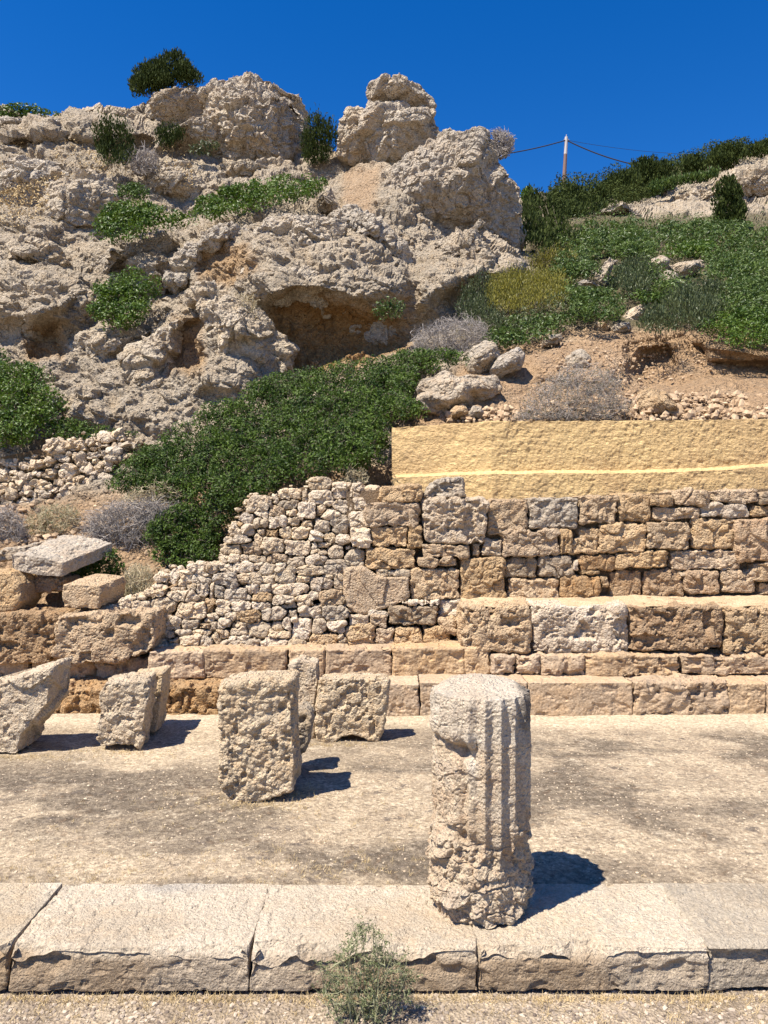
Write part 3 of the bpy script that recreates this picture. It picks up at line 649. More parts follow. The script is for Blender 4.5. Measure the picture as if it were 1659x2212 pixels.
for bx_, P in zip(rb, fit_stones(rb)):
    sz = math.sqrt((bx_[2]-bx_[0])*(bx_[3]-bx_[1])); vc = (bx_[1]+bx_[3])/2
    m = 'rubble' if random.random() < .86 else random.choice(['ashlar', 'ashlar_white', 'boulder'])
    rock('stone', P, wallY(vc)-random.uniform(0, .05), random.uniform(.22, .3), M[m], rub, Mn=int(30+sz*.9), K=int(7+sz*.18), KW=5, rnd=.09, edge=.022, bulge=.006, nz=pn)
# small chinking stones in the gaps
def chinks(parent, boxes, n, reg, Yf, mat, smin=3, smax=7):
    V, Fq = [], []
    k = 0
    for _ in range(n*20):
        if k >= n: break
        u, v = random.uniform(reg[0], reg[2]), random.uniform(reg[1], reg[3])
        near = False; inside = False
        for b in boxes:
            if b[0]+2 < u < b[2]-2 and b[1]+2 < v < b[3]-2: inside = True; break
            if b[0]-7 < u < b[2]+7 and b[1]-7 < v < b[3]+7: near = True
        if inside or not near: continue
        Y = Yf(v)+.05; c = np.array(W(u, v, Y)); s = random.uniform(smin, smax)*Y/F
        ico = ICO*np.array([random.uniform(.8, 1.3), 1.2, random.uniform(.5, .9)])*s*(1+.25*rng.standard_normal((len(ICO), 1)))
        V.append(ico+c); Fq.append(ICOF+len(ICO)*k); k += 1
    o = mesh_obj('chinking_stones', np.vstack(V), np.vstack(Fq), mat, parent); tag(o, kind='stuff'); return o
ph_ = (1+5**.5)/2
ICO = np.array([(-1,ph_,0),(1,ph_,0),(-1,-ph_,0),(1,-ph_,0),(0,-1,ph_),(0,1,ph_),(0,-1,-ph_),(0,1,-ph_),(ph_,0,-1),(ph_,0,1),(-ph_,0,-1),(-ph_,0,1)])/1.9
ICOF = np.array([(0,11,5),(0,5,1),(0,1,7),(0,7,10),(0,10,11),(1,5,9),(5,11,4),(11,10,2),(10,7,6),(7,1,8),(3,9,4),(3,4,2),(3,2,6),(3,6,8),(3,8,9),(4,9,5),(2,4,11),(6,2,10),(8,6,7),(9,8,1)])
chinks(rub, rb, 260, (335, 1040, 780, 1425), wallY, M['rubble'])
packing('packing', [(330,1425),(330,1335),(420,1255),(478,1235),(500,1150),(560,1085),(660,1050),(752,1056),(752,1420)], 7.72, 8.2, M['fill'], rub)
rock('packing', [(320,1428),(320,1340),(480,1325),(752,1320),(752,1422)], 7.42, .5, M['fill'], rub, Mn=60, K=6, KW=4, rnd=.05, nz=[('f', 4, .03)])

# far terrace wall on the left
tw = empty('dry_stone_wall', (-4, 9.9, 1.8)); tag(tw, 'small rubble terrace wall at the cliff foot, left of the big bush', 'stone wall')
tb = [conv(Dd, b) for b in [(195,708,285,765),(285,708,370,752),(365,690,410,735),(410,668,485,718),(485,668,528,710),(470,712,505,740),(515,715,580,755),(418,718,465,742),(385,735,415,755),(462,742,512,768),(420,742,460,765),(235,762,300,800),(315,758,368,795),(372,758,435,790),(440,765,500,795),(75,800,130,835),(130,790,185,820),(190,785,225,820),(330,795,390,850),(400,790,440,845),(255,818,325,868),(178,832,240,872),(-15,825,30,885),(32,838,70,862),(85,852,130,888),(30,862,85,888),(130,840,175,862),(228,868,270,908),(300,862,350,905),(275,870,300,895),(355,868,395,895),(378,878,430,905),(395,845,440,875),(-10,890,28,920),(45,888,130,925),(140,885,210,925),(-10,920,25,955),(15,925,65,965),(65,925,110,950),(215,908,255,935),(255,905,330,955),(110,930,160,955),(60,958,150,990),(0,965,50,990),(160,925,220,960),(500,768,545,795),(445,795,480,820),(35,800,75,835),(0,795,35,825),(440,820,480,850),(440,850,480,880),(225,805,255,830),(540,750,580,780),(335,905,375,935),(-80,830,-20,880),(-90,885,-15,925),(-85,930,-15,970)]]
for bx_, P in zip(tb, fit_stones(tb)):
    sz = math.sqrt((bx_[2]-bx_[0])*(bx_[3]-bx_[1])); vc = (bx_[1]+bx_[3])/2
    rock('stone', P, 9.45+(1090-vc)/160*.25-random.uniform(0, .06), .35, M['rubble'], tw, Mn=30, K=7, KW=4, rnd=.10, edge=.025, bulge=.008, nz=[('f', 4, .02), ('k', 5, .05), ('k', 12, .02), ('f', 25, .008)])
chinks(tw, tb, 160, (-20, 935, 290, 1092), lambda v: 9.5+(1090-v)/160*.25, M['rubble'], 3, 6)
packing('packing', [(-60,1092),(-60,1000),(110,965),(250,945),(300,955),(260,1010),(220,1060),(190,1080)], 9.82, 10.8, M['fill'], tw)

# ================================================================ BIG LOOSE BLOCKS, LEFT
blocks = [
 ('orange pitted block at the left edge of the row behind the fragments', [(-60,1328),(60,1324),(124,1330),(122,1380),(108,1436),(-60,1436)], 7.0, .5, 'orange_stone', deep),
 ('longest pitted block with a tan right end, left of the rubble wall', [(122,1332),(200,1324),(332,1322),(337,1380),(322,1412),(250,1430),(150,1436),(108,1420),(112,1370)], 6.95, .5, 'ashlar', deep),
 ('large grey slab tilted on top of the left block pile', [(20,1198),(60,1200),(100,1206),(136,1216),(132,1246),(85,1244),(24,1230)], 7.35, .55, 'boulder', smooth_nz),
 ('pale broken slab behind the tilted grey slab', [(-30,1200),(0,1190),(50,1182),(95,1166),(120,1175),(60,1200),(0,1215),(-30,1222)], 7.8, .4, 'boulder', wn),
 ('square-cut block with sloping top perched over the long block', [(136,1264),(150,1261),(214,1266),(218,1280),(210,1316),(138,1312),(134,1290)], 7.15, .42, 'ashlar', smooth_nz),
 ('tan block standing at the left edge under the slabs', [(-50,1236),(20,1236),(42,1262),(44,1300),(30,1322),(-50,1328)], 7.15, .45, 'ashlar', smooth_nz),
 ('rough orange-brown stone wedged under the tilted grey slab', [(58,1270),(75,1246),(138,1250),(134,1278),(62,1284)], 7.45, .4, 'orange_stone', rough_nz)]
exts = {2: (.28, .17), 3: (.1, .05), 4: (.10, .06)}
for i, (lab, P, Y0, dp, m, nz) in enumerate(blocks):
    o = rock('stone_block', P, Y0, dp, M[m], None, Mn=220, K=34, KW=22, rnd=.025 if i in (1, 2, 4, 5) else .08, edge=.03 if i not in (2, 4) else .015, nz=nz, ext=exts.get(i, (0, 0)))
    tag(o, lab, 'stone block')

# ================================================================ STANDING FRAGMENTS ON THE FLOOR
fr = [
 ('leaning broken block with smooth brown side at the left edge', [(-80,1500),(0,1476),(60,1458),(112,1442),(104,1520),(70,1560),(44,1590),(38,1632),(-80,1634)], 5.55, .34, (.02, .03), [('f', 3, .015), ('s', 4, .05), ('w', 10, .012), ('p', 18, .015), ('f', 40, .004)]),
 ('upright rough block with a smooth right side, beside the leaning one', [(212,1500),(225,1474),(318,1470),(322,1500),(312,1560),(302,1622),(290,1606),(216,1616),(206,1600),(212,1550)], 5.66, .30, (-.03, 0), [('f', 3, .012), ('w', 11, .02), ('p', 18, .018), ('f', 40, .005)]),
 ('slimmer block standing close behind the smooth-sided upright block', [(280,1462),(352,1453),(350,1500),(344,1540),(338,1584),(290,1586)], 6.02, .28, (-.02, 0), [('f', 3, .012), ('w', 11, .012), ('p', 18, .012)]),
 ('tallest square fragment, front face deeply pitted all over', [(476,1478),(560,1470),(630,1470),(632,1540),(636,1640),(634,1706),(580,1730),(530,1742),(492,1738),(474,1690),(475,1580)], 4.64, .30, (0, 0), [('f', 3, .016), ('w', 9, .020), ('w', 22, .012), ('p', 13, .024), ('f', 42, .006)]),
 ('narrow grey slab standing between the tall pitted block and the squat one', [(618,1440),(645,1424),(684,1434),(686,1470),(678,1530),(680,1602),(640,1606),(622,1540)], 5.92, .22, (0, 0), [('f', 3, .012), ('w', 11, .012), ('p', 18, .012)]),
 ('small dark grey stone tucked behind the right of the tallest fragment', [(632,1535),(660,1534),(672,1550),(668,1600),(652,1636),(630,1642)], 5.15, .22, (0, 0), [('f', 4, .012), ('w', 14, .02), ('p', 20, .02)]),
 ('squat square block with an arched hollow under it', [(688,1470),(760,1465),(840,1468),(838,1520),(830,1570),(818,1608),(790,1596),(765,1588),(740,1592),(712,1608),(684,1606),(680,1560)], 5.85, .22, (0, 0), [('f', 3, .012), ('w', 10, .022), ('p', 18, .022), ('f', 40, .006)]),
]
for i, (lab, P, Y0, dp, ex, nz) in enumerate(fr):
    o = rock('stone_fragment', P, Y0, dp, M['fragment' if i != 5 else 'boulder'], None, Mn=330 if i == 3 else 240, K=64 if i == 3 else 42, KW=24, rnd=.06, edge=.02, nz=nz, ext=ex)
    tag(o, lab, 'stone fragment')

# ================================================================ THE COLUMN
def column():
    cx_, cyy, Rr, H = .431, 3.45, .218, .955
    nT, nZ, nR = 460, 400, 44
    th = np.linspace(-math.pi, math.pi, nT, endpoint=False); z = np.linspace(-.01, 1, nZ)*H
    T, Z = np.meshgrid(th, z)
    vpix = 1485+(H-Z)*F/cyy                       # reading height on the photo scale
    upix = 1037+np.sin(T+math.pi/2)*106 if False else 1037+np.cos(T)*106
    P0 = np.stack([np.cos(T)*Rr, np.sin(T)*Rr, Z], -1).reshape(-1, 3)
    n1 = fbm(P0*7, 4, 51).reshape(T.shape); n2 = fbm(P0*3, 3, 52).reshape(T.shape)
    front = sstep(-np.sin(T), -.4, .2)
    # surviving fluting: right front of the upper half
    edge_v = 1800+60*n1*2
    fl = sstep(upix-(985+30*n2), -8, 14)*sstep(edge_v-vpix, -20, 25)
    fl = np.maximum(fl, .6*sstep(1760+30*n1-vpix, -6, 20)); fl = np.where(np.sin(T) > .2, sstep(edge_v-vpix, -20, 25), fl)
    flute = -.017*np.abs(np.sin(10*T+.35))**1.2
    r = Rr+.008+fl*flute
    # the broken-away parts
    diag = 1575+(upix-940)*.28*(upix < 1015)+18*n1
    miss = sstep(vpix-diag, -4, 8)*sstep(1750+(upix-930)*.55+14*n1-vpix, -5, 8)*(1-sstep(upix-(1000+10*n2), -6, 16))*front
    r -= .020*miss
    hole = np.exp(-(((upix-990)/24)**2+((vpix-1592)/16)**2))*front; r -= .035*hole
    und = np.exp(-((vpix-diag-10)/13)**2)*(1-sstep(upix, 1000, 1040))*front; r -= .018*und
    # second break: the ledge running down to the right, hollow below the flutes
    l2 = 1752+(upix-930)*.30; u2 = np.exp(-((vpix-l2)/11)**2)*(1-sstep(upix, 985, 1060))*front; r -= .022*u2
    hol = np.exp(-(((upix-1100)/40)**2+((vpix-1835)/42)**2))*front; r -= .028*hol
    low = sstep(vpix, 1740, 1800)
    P1 = np.stack([np.cos(T)*r, np.sin(T)*r, Z], -1).reshape(-1, 3)
    rough = (.16+.70*np.maximum(low, .28*miss)).ravel()
    w1_, _, _ = worley(P1*13+.4*vnoise(P1*20)[:, None], 5); w2_, _, _ = worley(P1*32, 6); w3_, _, _ = worley(P1*70, 7)
    dd = rough*(.017*(.55-w1_)+.013*(.55-w2_)+.006*(.55-w3_)+.020*facet(P1*np.array([7, 7, 11]), 61, .1)[0]+.012*facet(P1*19, 62, .15)[0])+rough*.010*fbm(P1*16, 4, 53)-rough*.018*sstep(fbm(P1*np.array([9, 9, 14]), 4, 54), .12, .5)+.004*fbm(P1*40, 3, 55)
    dd = dd.reshape(T.shape)
    r = r+dd
    # worn rim and chipped foot
    rim = sstep(Z, H-.035, H); r -= rim*(.003+.014*np.abs(n1))*1.0
    foot = sstep(-Z, -.08, 0); r -= foot*(.006+.035*np.clip(n1+.1+.25*(upix < 960), 0, 1))
    zz = Z+foot*0
    # foot outline rises where the base is chipped
    lift = .035*sstep(n2+.25*(upix < 980), .1, .5); zz = np.maximum(Z, 0)+(1-np.clip(Z/.12, 0, 1))*lift*front
    side = np.stack([cx_+np.cos(T)*r, cyy+np.sin(T)*r, zz], -1)
    # top
    rr = np.linspace(1, 0, nR+1)[1:-1]
    rtop = r[-1]; rows = []
    for s in rr:
        x = np.cos(th)*rtop*s; y = np.sin(th)*rtop*s; p = np.stack([x, y, np.zeros(nT)], 1)
        zt_ = H+.012*fbm(p*9, 4, 56)+.006*fbm(p*35, 3, 57)+.028*sstep(y+.6*x*0, -.10, .06)*sstep(-np.hypot(x, y), -.21, -.16)+.006-.03*sstep(-x, .1, .2)*(1-s)*0
        zt_ = zz[-1]+(zt_-zz[-1])*min(1, (1-s)*9)
        rows.append(np.stack([cx_+x, cyy+y, zt_], 1))
    top = np.array(rows)
    V = np.concatenate([side.reshape(-1, 3), top.reshape(-1, 3), [[cx_, cyy, H+.02]]])
    nrows = nZ+len(rows); i = np.arange(nrows*nT).reshape(nrows, nT); i2 = np.roll(i, -1, 1)
    q = np.stack([i[:-1], i2[:-1], i2[1:], i[1:]], -1).reshape(-1, 4)
    t_ = np.stack([i[-1], i2[-1], np.full(nT, len(V)-1)], 1)
    up = V[:, 2]; lx = V[:, 0]-cx_
    nn = fbm(V*8, 4, 58)
    white = np.clip(.55*sstep(up+.06*nn, .74, .80)+.25*sstep(lx, -.02, .06)*sstep(up+.1*nn, .42, .55)+.9*np.exp(-((lx+.055)/.022)**2-((up-.675)/.05)**2)*(V[:, 1] < cyy)+.35*sstep(nn, .1, .4), 0, 1)
    black = np.clip(sstep(lx+.05*nn, .13, .19)*sstep(up+.08*nn, .74, .86)+.4*sstep(nn, .25, .5)*sstep(up, .8, .95), 0, 1)*.8
    o = mesh_obj('column', V, [q, t_], M['column'], attrs={'white': white, 'black': black})
    tag(o, 'weathered broken column drum with fluting on its right side', 'column')
column()

# ================================================================ YELLOW WALL
def yellow_mat():
    m, t, b = nodes('yellow_render')
    tc = t.nodes.new('ShaderNodeTexCoord'); vec = tc.outputs['Object']
    n1 = noise_n(t, vec, .8, 5, .6, .3); n2 = noise_n(t, vec, 30, 5, .7); n3 = noise_n(t, vec, 4, 5, .65)
    col = mixc(t, mrange(t, n1, .4, .62), (.68, .485, .235), (.585, .405, .205)); col = mixc(t, mrange(t, n3, .5, .7, 0, .5), col, (.52, .345, .17))
    col = mixc(t, 1., col, mixc(t, mrange(t, n2, .3, .65), (.8, .78, .74), (1.1, 1.1, 1.1)), 'MULTIPLY')
    t.links.new(col, b.inputs['Base Color']); b.inputs['Roughness'].default_value = .9; b.inputs['Specular IOR Level'].default_value = .15
    mp = t.nodes.new('ShaderNodeMapping'); mp.inputs['Scale'].default_value = (.62, 1, 1.7); t.links.new(vec, mp.inputs[0])
    bp = t.nodes.new('ShaderNodeBump'); bp.inputs['Distance'].default_value = .04; bp.inputs['Strength'].default_value = .85
    t.links.new(noise_n(t, mp.outputs[0], 17, 8, .7, .8), bp.inputs['Height']); t.links.new(bp.outputs[0], b.inputs['Normal'])
    return m
M['yellow'] = yellow_mat()
def yellow_wall():
    xs = np.concatenate([np.linspace(847, 1700, 560), np.linspace(1705, 1950, 30)])
    top = np.interp(xs, [847,900,1000,1060,1400,1659,1950], [923,921,914,910,909,905,900])
    led = np.interp(xs, [847,1060,1400,1560,1659,1950], [1027,1019,1017,1010,1003,990])
    bot = np.full_like(xs, 1100.)
    Yt = np.interp(xs, [847,1050,1062,1950], [8.50,8.04,8.02,8.10])
    rows = []
    def row(v, Y): rows.append(np.stack([(xs-829.5)/F*Y, Y+0*xs, EYE-(v-1106)/F*Y], 1))
    back = Yt+.4
    ztop = EYE-(top-1106)/F*Yt
    rows.append(np.stack([(xs-829.5)/F*Yt, back, ztop-.9], 1)); rows.append(np.stack([(xs-829.5)/F*Yt, back, ztop], 1))
    for f_ in (.66, .33): rows.append(np.stack([(xs-829.5)/F*Yt, Yt+.4*f_, ztop+.01], 1))
    for k in range(0, 46): row(top+(led-2-top)*k/45, Yt)
    for k in (1, 2, 3): rows.append(np.stack([(xs-829.5)/F*Yt, Yt-.06*k/3, rows[-1][:, 2]-.012], 1))
    zl = rows[-1][:, 2]; x_ = rows[-1][:, 0]
    for k in range(1, 40): rows.append(np.stack([x_, Yt-.06, zl-.011*k], 1))
    Gr = np.array(rows); nr2, nc2 = Gr.shape[:2]
    ii = np.arange(nr2*nc2).reshape(nr2, nc2)
    q = np.stack([ii[:-1, :-1], ii[1:, :-1], ii[1:, 1:], ii[:-1, 1:]], -1).reshape(-1, 4)
    V = Gr.reshape(-1, 3)
    nr_v = vert_normals(V, [q[:, :3], q[:, [0, 2, 3]]])
    V = V+nr_v*(.012*fbm(V*5, 4, 81)+.010*fbm(V*16, 4, 82)+.005*fbm(V*40, 3, 83))[:, None]
    # left end cap
    end = ii[:, 0]; V2 = np.vstack([V, [[V[end][:, 0].mean(), V[end][:, 1].mean()+.1, V[end][:, 2].mean()]]])
    tri = np.stack([end[:-1], np.full(nr2-1, len(V)), end[1:]], 1)
    o = mesh_obj('rendered_wall', V2, [q, tri], M['yellow'])
    tag(o, 'smooth yellow rendered wall with a thin ledge above the stone blocks', 'wall')
yellow_wall()

# ================================================================ CRAGS AND BOULDERS
cragn = lambda k=1.: [('f', .35, .18*k), ('k', .42/math.sqrt(k)/1.2, .50*k), ('k', 1.1/math.sqrt(k), .15*k), ('w', 1.0, .22*k), ('r', 1.2, .12*k), ('k', 3.0/math.sqrt(k), .09*k), ('p', 3.0, .09*k), ('c', 1.1, .10*k), ('k', 8, .05*k), ('p', 9, .05*k), ('f', 14, .03*k)]
def crag(lab, P, Y0, dp, bulge, k=1., Mn=420, K=110, centre=None, mat='crag', cat='rock'):
    q_ = DZ(Y0)/Y0; Y0 *= q_; dp *= q_; bulge *= q_; k *= q_
    o = rock('crag' if cat == 'crag' else 'boulder', P, Y0, dp, M[mat], None, Mn=Mn, K=K, KW=30, rnd=.08, edge=.25*k if cat == 'crag' else .06, bulge=bulge, nz=cragn(k), centre=centre)
    return tag(o, lab, cat)
crag('smooth rounded grey rock at the foot of the dark evergreen', [(300,236),(308,208),(330,194),(380,188),(432,180),(440,210),(430,262),(380,300),(330,300),(298,266)], 23.8, 3, .9, .45, 260, 60, cat='crag')
crag('largest craggy summit rock, right of the dark evergreen', [(432,182),(450,168),(500,160),(540,152),(590,158),(620,172),(655,178),(664,200),(667,250),(662,300),(668,360),(660,420),(600,460),(500,440),(440,420),(400,330),(420,270)], 22.6, 4, 1.3, .8, cat='crag')
crag('broad ledge rock below the rounded summit rock', [(300,300),(350,270),(430,240),(500,245),(520,290),(500,340),(420,350),(330,345)], 21.6, 3, .9, .6, 240, 60, cat='crag')
crag('pale rock slab leaning against the left of the rock tower', [(733,285),(745,250),(752,230),(778,226),(800,228),(812,280),(800,340),(760,350),(728,330)], 21.2, 2, .5, .45, 240, 60, cat='crag')
crag('top block of the split rock tower', [(794,172),(805,166),(830,172),(850,164),(885,166),(910,180),(935,205),(940,232),(870,226),(796,214)], 20.6, 2.2, .5, .35, 260, 60, cat='crag')
crag('square main block of the split rock tower', [(792,218),(860,222),(935,228),(945,260),(956,285),(930,320),(870,360),(845,368),(800,350),(780,300)], 20.2, 2.6, .7, .42, 300, 70, cat='crag')
crag('pointed leaning rock face to the right of the tower', [(818,400),(850,368),(900,332),(960,296),(1012,279),(1052,271),(1058,300),(1086,336),(1098,370),(1126,398),(1130,440),(1128,500),(1112,540),(1060,530),(985,505),(930,490),(860,470),(822,440)], 16.6, 3.5, .55, .50, 480, 120, cat='crag')
crag('rounded broken rock lump below the pointed rock', [(880,560),(930,500),(1000,480),(1040,468),(1052,500),(1070,530),(1130,560),(1136,585),(1060,600),(990,620),(900,640)], 14.0, 2, .7, .55, 300, 70, cat='crag')
crag('upright boulder on the lip of the overhang', [(690,420),(700,398),(716,396),(722,420),(735,448),(700,458),(686,448)], 16.2, .8, .2, .2, 120, 24)
crag('dark-bottomed block beside the upright lip boulder', [(735,440),(800,450),(830,470),(850,520),(800,520),(750,480)], 15.6, .8, .3, .3, 140, 30)
mass = [
 ('bare tan rock cut rising to the right skyline behind the lone conifer', [(1405,470),(1425,435),(1480,408),(1540,395),(1600,365),(1680,330),(1780,300),(1780,440),(1620,448),(1560,472)], 1.2, .7),
 ('low bare rock strip under the pines on the right', [(1250,478),(1265,462),(1300,458),(1340,440),(1380,450),(1400,466),(1340,474)], 1.0, .4),
 ('rounded rock shoulder at the left end of the overhang', [(350,612),(372,560),(400,520),(440,485),(480,470),(545,475),(562,500),(550,540),(500,545),(440,560),(420,598),(380,622)], .50, .5),
 ('broad domed top of the overhanging rock', [(545,478),(600,454),(690,448),(740,470),(790,540),(806,562),(740,600),(640,600),(560,596),(530,560),(548,520)], .25, .5),
 ('pitted rock face hanging over the ochre hollow', [(520,580),(560,548),(640,560),(700,560),(764,600),(755,655),(690,680),(640,652),(590,650),(560,640),(530,625)], .30, .4),
 ('rounded rock bulge at the right end of the overhang', [(738,566),(800,550),(860,590),(890,640),(885,700),(850,742),(780,735),(735,690),(728,620)], .28, .4),
 ('pale spur of rock right of the tall niche', [(436,690),(400,640),(422,596),(470,610),(560,660),(620,715),(634,745),(632,785),(600,812),(540,836),(470,836),(444,806),(446,740)], .55, .4),
 ('long sloping rock foot left of the tall niche', [(250,765),(345,692),(384,680),(368,740),(364,806),(440,812),(500,842),(430,880),(340,935),(240,935),(170,908),(180,830)], .35, .4),
 ('knobbly rock ridge above the round hollow bush', [(190,540),(260,520),(330,505),(372,500),(352,560),(340,596),(290,582),(230,590),(200,640),(178,600)], .4, .35),
 ('wide rounded rock at the left edge beside the hollow bush', [(0,600),(60,580),(150,600),(200,645),(188,700),(120,702),(60,722),(0,722),(-60,660)], .4, .45),
 ('lumpy rock at the left edge below the rough slope', [(0,510),(40,500),(100,520),(160,560),(150,602),(60,584),(-40,590)], .35, .35),
 ('craggy rock between the two small niches', [(140,735),(210,700),(300,715),(342,700),(300,750),(262,782),(205,832),(150,830),(142,785)], .3, .35),
 ('low rock at the foot of the cliff behind the terrace wall', [(145,842),(200,832),(192,900),(240,932),(140,935),(128,880)], .3, .3),
 ('smooth rib of rock left of the bright ledge bush', [(100,400),(180,370),(232,390),(252,430),(216,480),(200,535),(120,540),(90,470)], .4, .45),
 ('broken grey outcrop high on the left edge', [(0,340),(90,330),(132,380),(90,450),(20,470),(-70,430)], .4, .45),
 ('flat topped rock on the skyline left of the evergreen', [(150,242),(230,227),(294,232),(302,262),(260,288),(190,284),(148,268)], .4, .35),
 ('low rock on the skyline at the far left', [(-10,250),(60,246),(120,258),(112,280),(40,300),(-50,290)], .4, .3),
 ('rough rock rising behind the left ledge bush', [(290,392),(330,330),(400,338),(444,400),(430,440),(350,450),(310,430)], .5, .4),
 ('broken rock band behind the right ledge bush', [(440,352),(520,330),(600,340),(640,370),(560,396),(480,412),(440,402)], .5, .4),
 ('split rock running down from the upright lip boulder', [(700,450),(760,440),(830,480),(880,530),(902,572),(840,584),(790,545),(740,482)], .5, .4),
 ('rock above the grey leafless shrub', [(870,606),(940,590),(1010,600),(1064,600),(1000,640),(950,692),(900,702),(888,640)], .45, .35),
 ('pale broken rock right behind the yellow broom', [(1040,564),(1090,550),(1136,575),(1130,602),(1070,604)], .5, .3),
]
for lab, P, out, k in mass:
    Pa = np.array(P, float); c0 = Pa.mean(0); Ym = float(baseY(c0[:1], c0[1:])[0]); Ym = Ym-out*.55
    o = rock('rock_outcrop', P, Ym, 1.6, M['cliffrock'], None, Mn=250, K=56, KW=12, rnd=.1, edge=.22, bulge=out*.75,
             nz=[('f', .4, .25*k), ('k', .8, .30*k), ('w', 1.3, .22*k), ('k', 2.4, .16*k), ('w', 4, .09*k), ('k', 6, .07*k), ('p', 3.5, .16*k), ('w', 11, .06*k), ('p', 11, .06*k), ('f', 16, .03*k)])
    tag(o, lab, 'rock')
boul = [
 ('largest grey pitted boulder above the left end of the yellow wall', [(892,845),(905,815),(935,805),(960,794),(985,806),(1040,808),(1075,818),(1086,840),(1070,858),(1010,870),(950,892),(925,890),(895,868)], 9.2, .8, .22, .16, 'boulder'),
 ('upright pale boulder behind the largest pitted one', [(1010,780),(1025,752),(1048,738),(1072,742),(1080,765),(1062,795),(1030,806),(1012,800)], 9.9, .6, .15, .12, 'crag'),
 ('leaning pale boulder touching the upright one', [(1066,795),(1085,768),(1120,752),(1132,765),(1125,790),(1100,800),(1072,812)], 9.7, .5, .12, .10, 'crag'),
 ('half buried pale boulder in the orange bank', [(1200,790),(1235,768),(1258,756),(1275,775),(1290,800),(1240,812),(1205,810)], 10.0, .5, .12, .10, 'crag'),
 ('flat rounded boulder on the rim of the orange bank', [(1176,730),(1190,717),(1215,716),(1222,730),(1205,744),(1178,745)], 10.9, .4, .08, .07, 'crag'),
 ('grey round boulder under the bushes on the bank rim', [(1288,700),(1296,686),(1316,688),(1324,704),(1310,716),(1290,714)], 11.2, .4, .08, .07, 'boulder'),
 ('low white boulder between the round one and the slanting slab', [(1324,706),(1345,692),(1366,696),(1366,712),(1340,720),(1326,716)], 11.2, .4, .08, .07, 'crag'),
 ('slanting white slab rising out of the scrub', [(1350,690),(1372,662),(1400,648),(1408,662),(1390,684),(1366,698)], 11.8, .4, .08, .08, 'ashlar_white'),
 ('tall white rock in the scrub behind the yellow broom', [(1288,600),(1300,570),(1318,552),(1335,560),(1325,590),(1312,615),(1290,618)], 15.5, .7, .15, .14, 'crag'),
 ('flat white rock left of the tall scrub rock', [(1240,608),(1262,598),(1295,604),(1308,620),(1280,624),(1246,618)], 15.0, .7, .12, .12, 'crag'),
 ('rounded grey boulder in the middle of the right-hand scrub', [(1425,600),(1440,582),(1462,586),(1474,604),(1462,628),(1434,630),(1424,616)], 15.2, .8, .2, .14, 'boulder'),
 ('long pale boulder behind the rounded grey one', [(1444,574),(1470,564),(1520,562),(1522,576),(1490,596),(1462,598)], 15.8, .8, .2, .14, 'crag'),
 ('dark split rock above the rounded grey boulder', [(1400,575),(1410,556),(1435,550),(1452,562),(1440,590),(1415,600)], 16.5, .8, .2, .14, 'boulder'),
 ('crumbling tan rock at the foot of the cut bank', [(1368,880),(1385,845),(1405,826),(1440,840),(1465,870),(1490,890),(1440,902),(1380,902)], 9.1, .5, .14, .12, 'ashlar'),
 ('small brown rock under the largest pitted boulder', [(974,890),(985,876),(1005,878),(1010,890),(990,900),(976,900)], 8.9, .3, .05, .05, 'ashlar'),
 ('small pale rock at the corner above the yellow wall', [(1012,890),(1024,874),(1042,878),(1048,890),(1036,902),(1014,902)], 8.85, .3, .05, .05, 'crag')]
for lab, P, Y0, dp, bu, k, m in boul:
    c0 = np.array(P, float).mean(0)
    if c0[0] > 1150 and c0[1] < 735: Y0 = float(surfY(c0[:1], c0[1:])[0])-(.75 if c0[1] < 660 else .35); Y0 = Y0 if Y0 < 12.5 else 12.5+(Y0-12.5)/.42
    crag(lab, P, Y0, dp, bu, k, 130 if k > .1 else 70, 30 if k > .1 else 16, mat=m, cat='boulder')

# ================================================================ VEGETATION
def frame_from(n):
    a = np.where(np.abs(n[:, 2:3]) < .9, np.array([[0, 0, 1.]]), np.array([[1., 0, 0]]))
    t = np.cross(a, n); t /= np.linalg.norm(t, axis=1, keepdims=True)+1e-9
    return t, np.cross(n, t)
def unit(v): return v/(np.linalg.norm(v, axis=1, keepdims=True)+1e-9)
def leaves_mesh(C0, nrm_, size, asp=.45, along=None):
    n = len(C0); t, b_ = frame_from(nrm_)
    a = rng.random(n)*6.283; d1 = t*np.cos(a)[:, None]+b_*np.sin(a)[:, None]
    if along is not None: d1 = unit(along)
    d2 = unit(np.cross(nrm_, d1)); s = size*(.65+.7*rng.random(n)); s = s[:, None]
    V = np.stack([C0-d1*s*.5, C0+d2*s*asp*.5+nrm_*s*.06, C0+d1*s*.5, C0-d2*s*asp*.5+nrm_*s*.06], 1).reshape(-1, 3)
    Fq = np.arange(4*n).reshape(n, 4)
    return V, Fq
def pt_in_poly(poly, n):
    P = np.array(poly, float); lo, hi = P.min(0), P.max(0); out = []
    tot = 0
    while tot < n:
        q = lo+(hi-lo)*rng.random((n*2, 2)); s = sdist(q[:, 0], q[:, 1], poly); m = s > 0
        out.append(np.column_stack([q[m], s[m]])); tot += m.sum()
    return np.vstack(out)[:n]
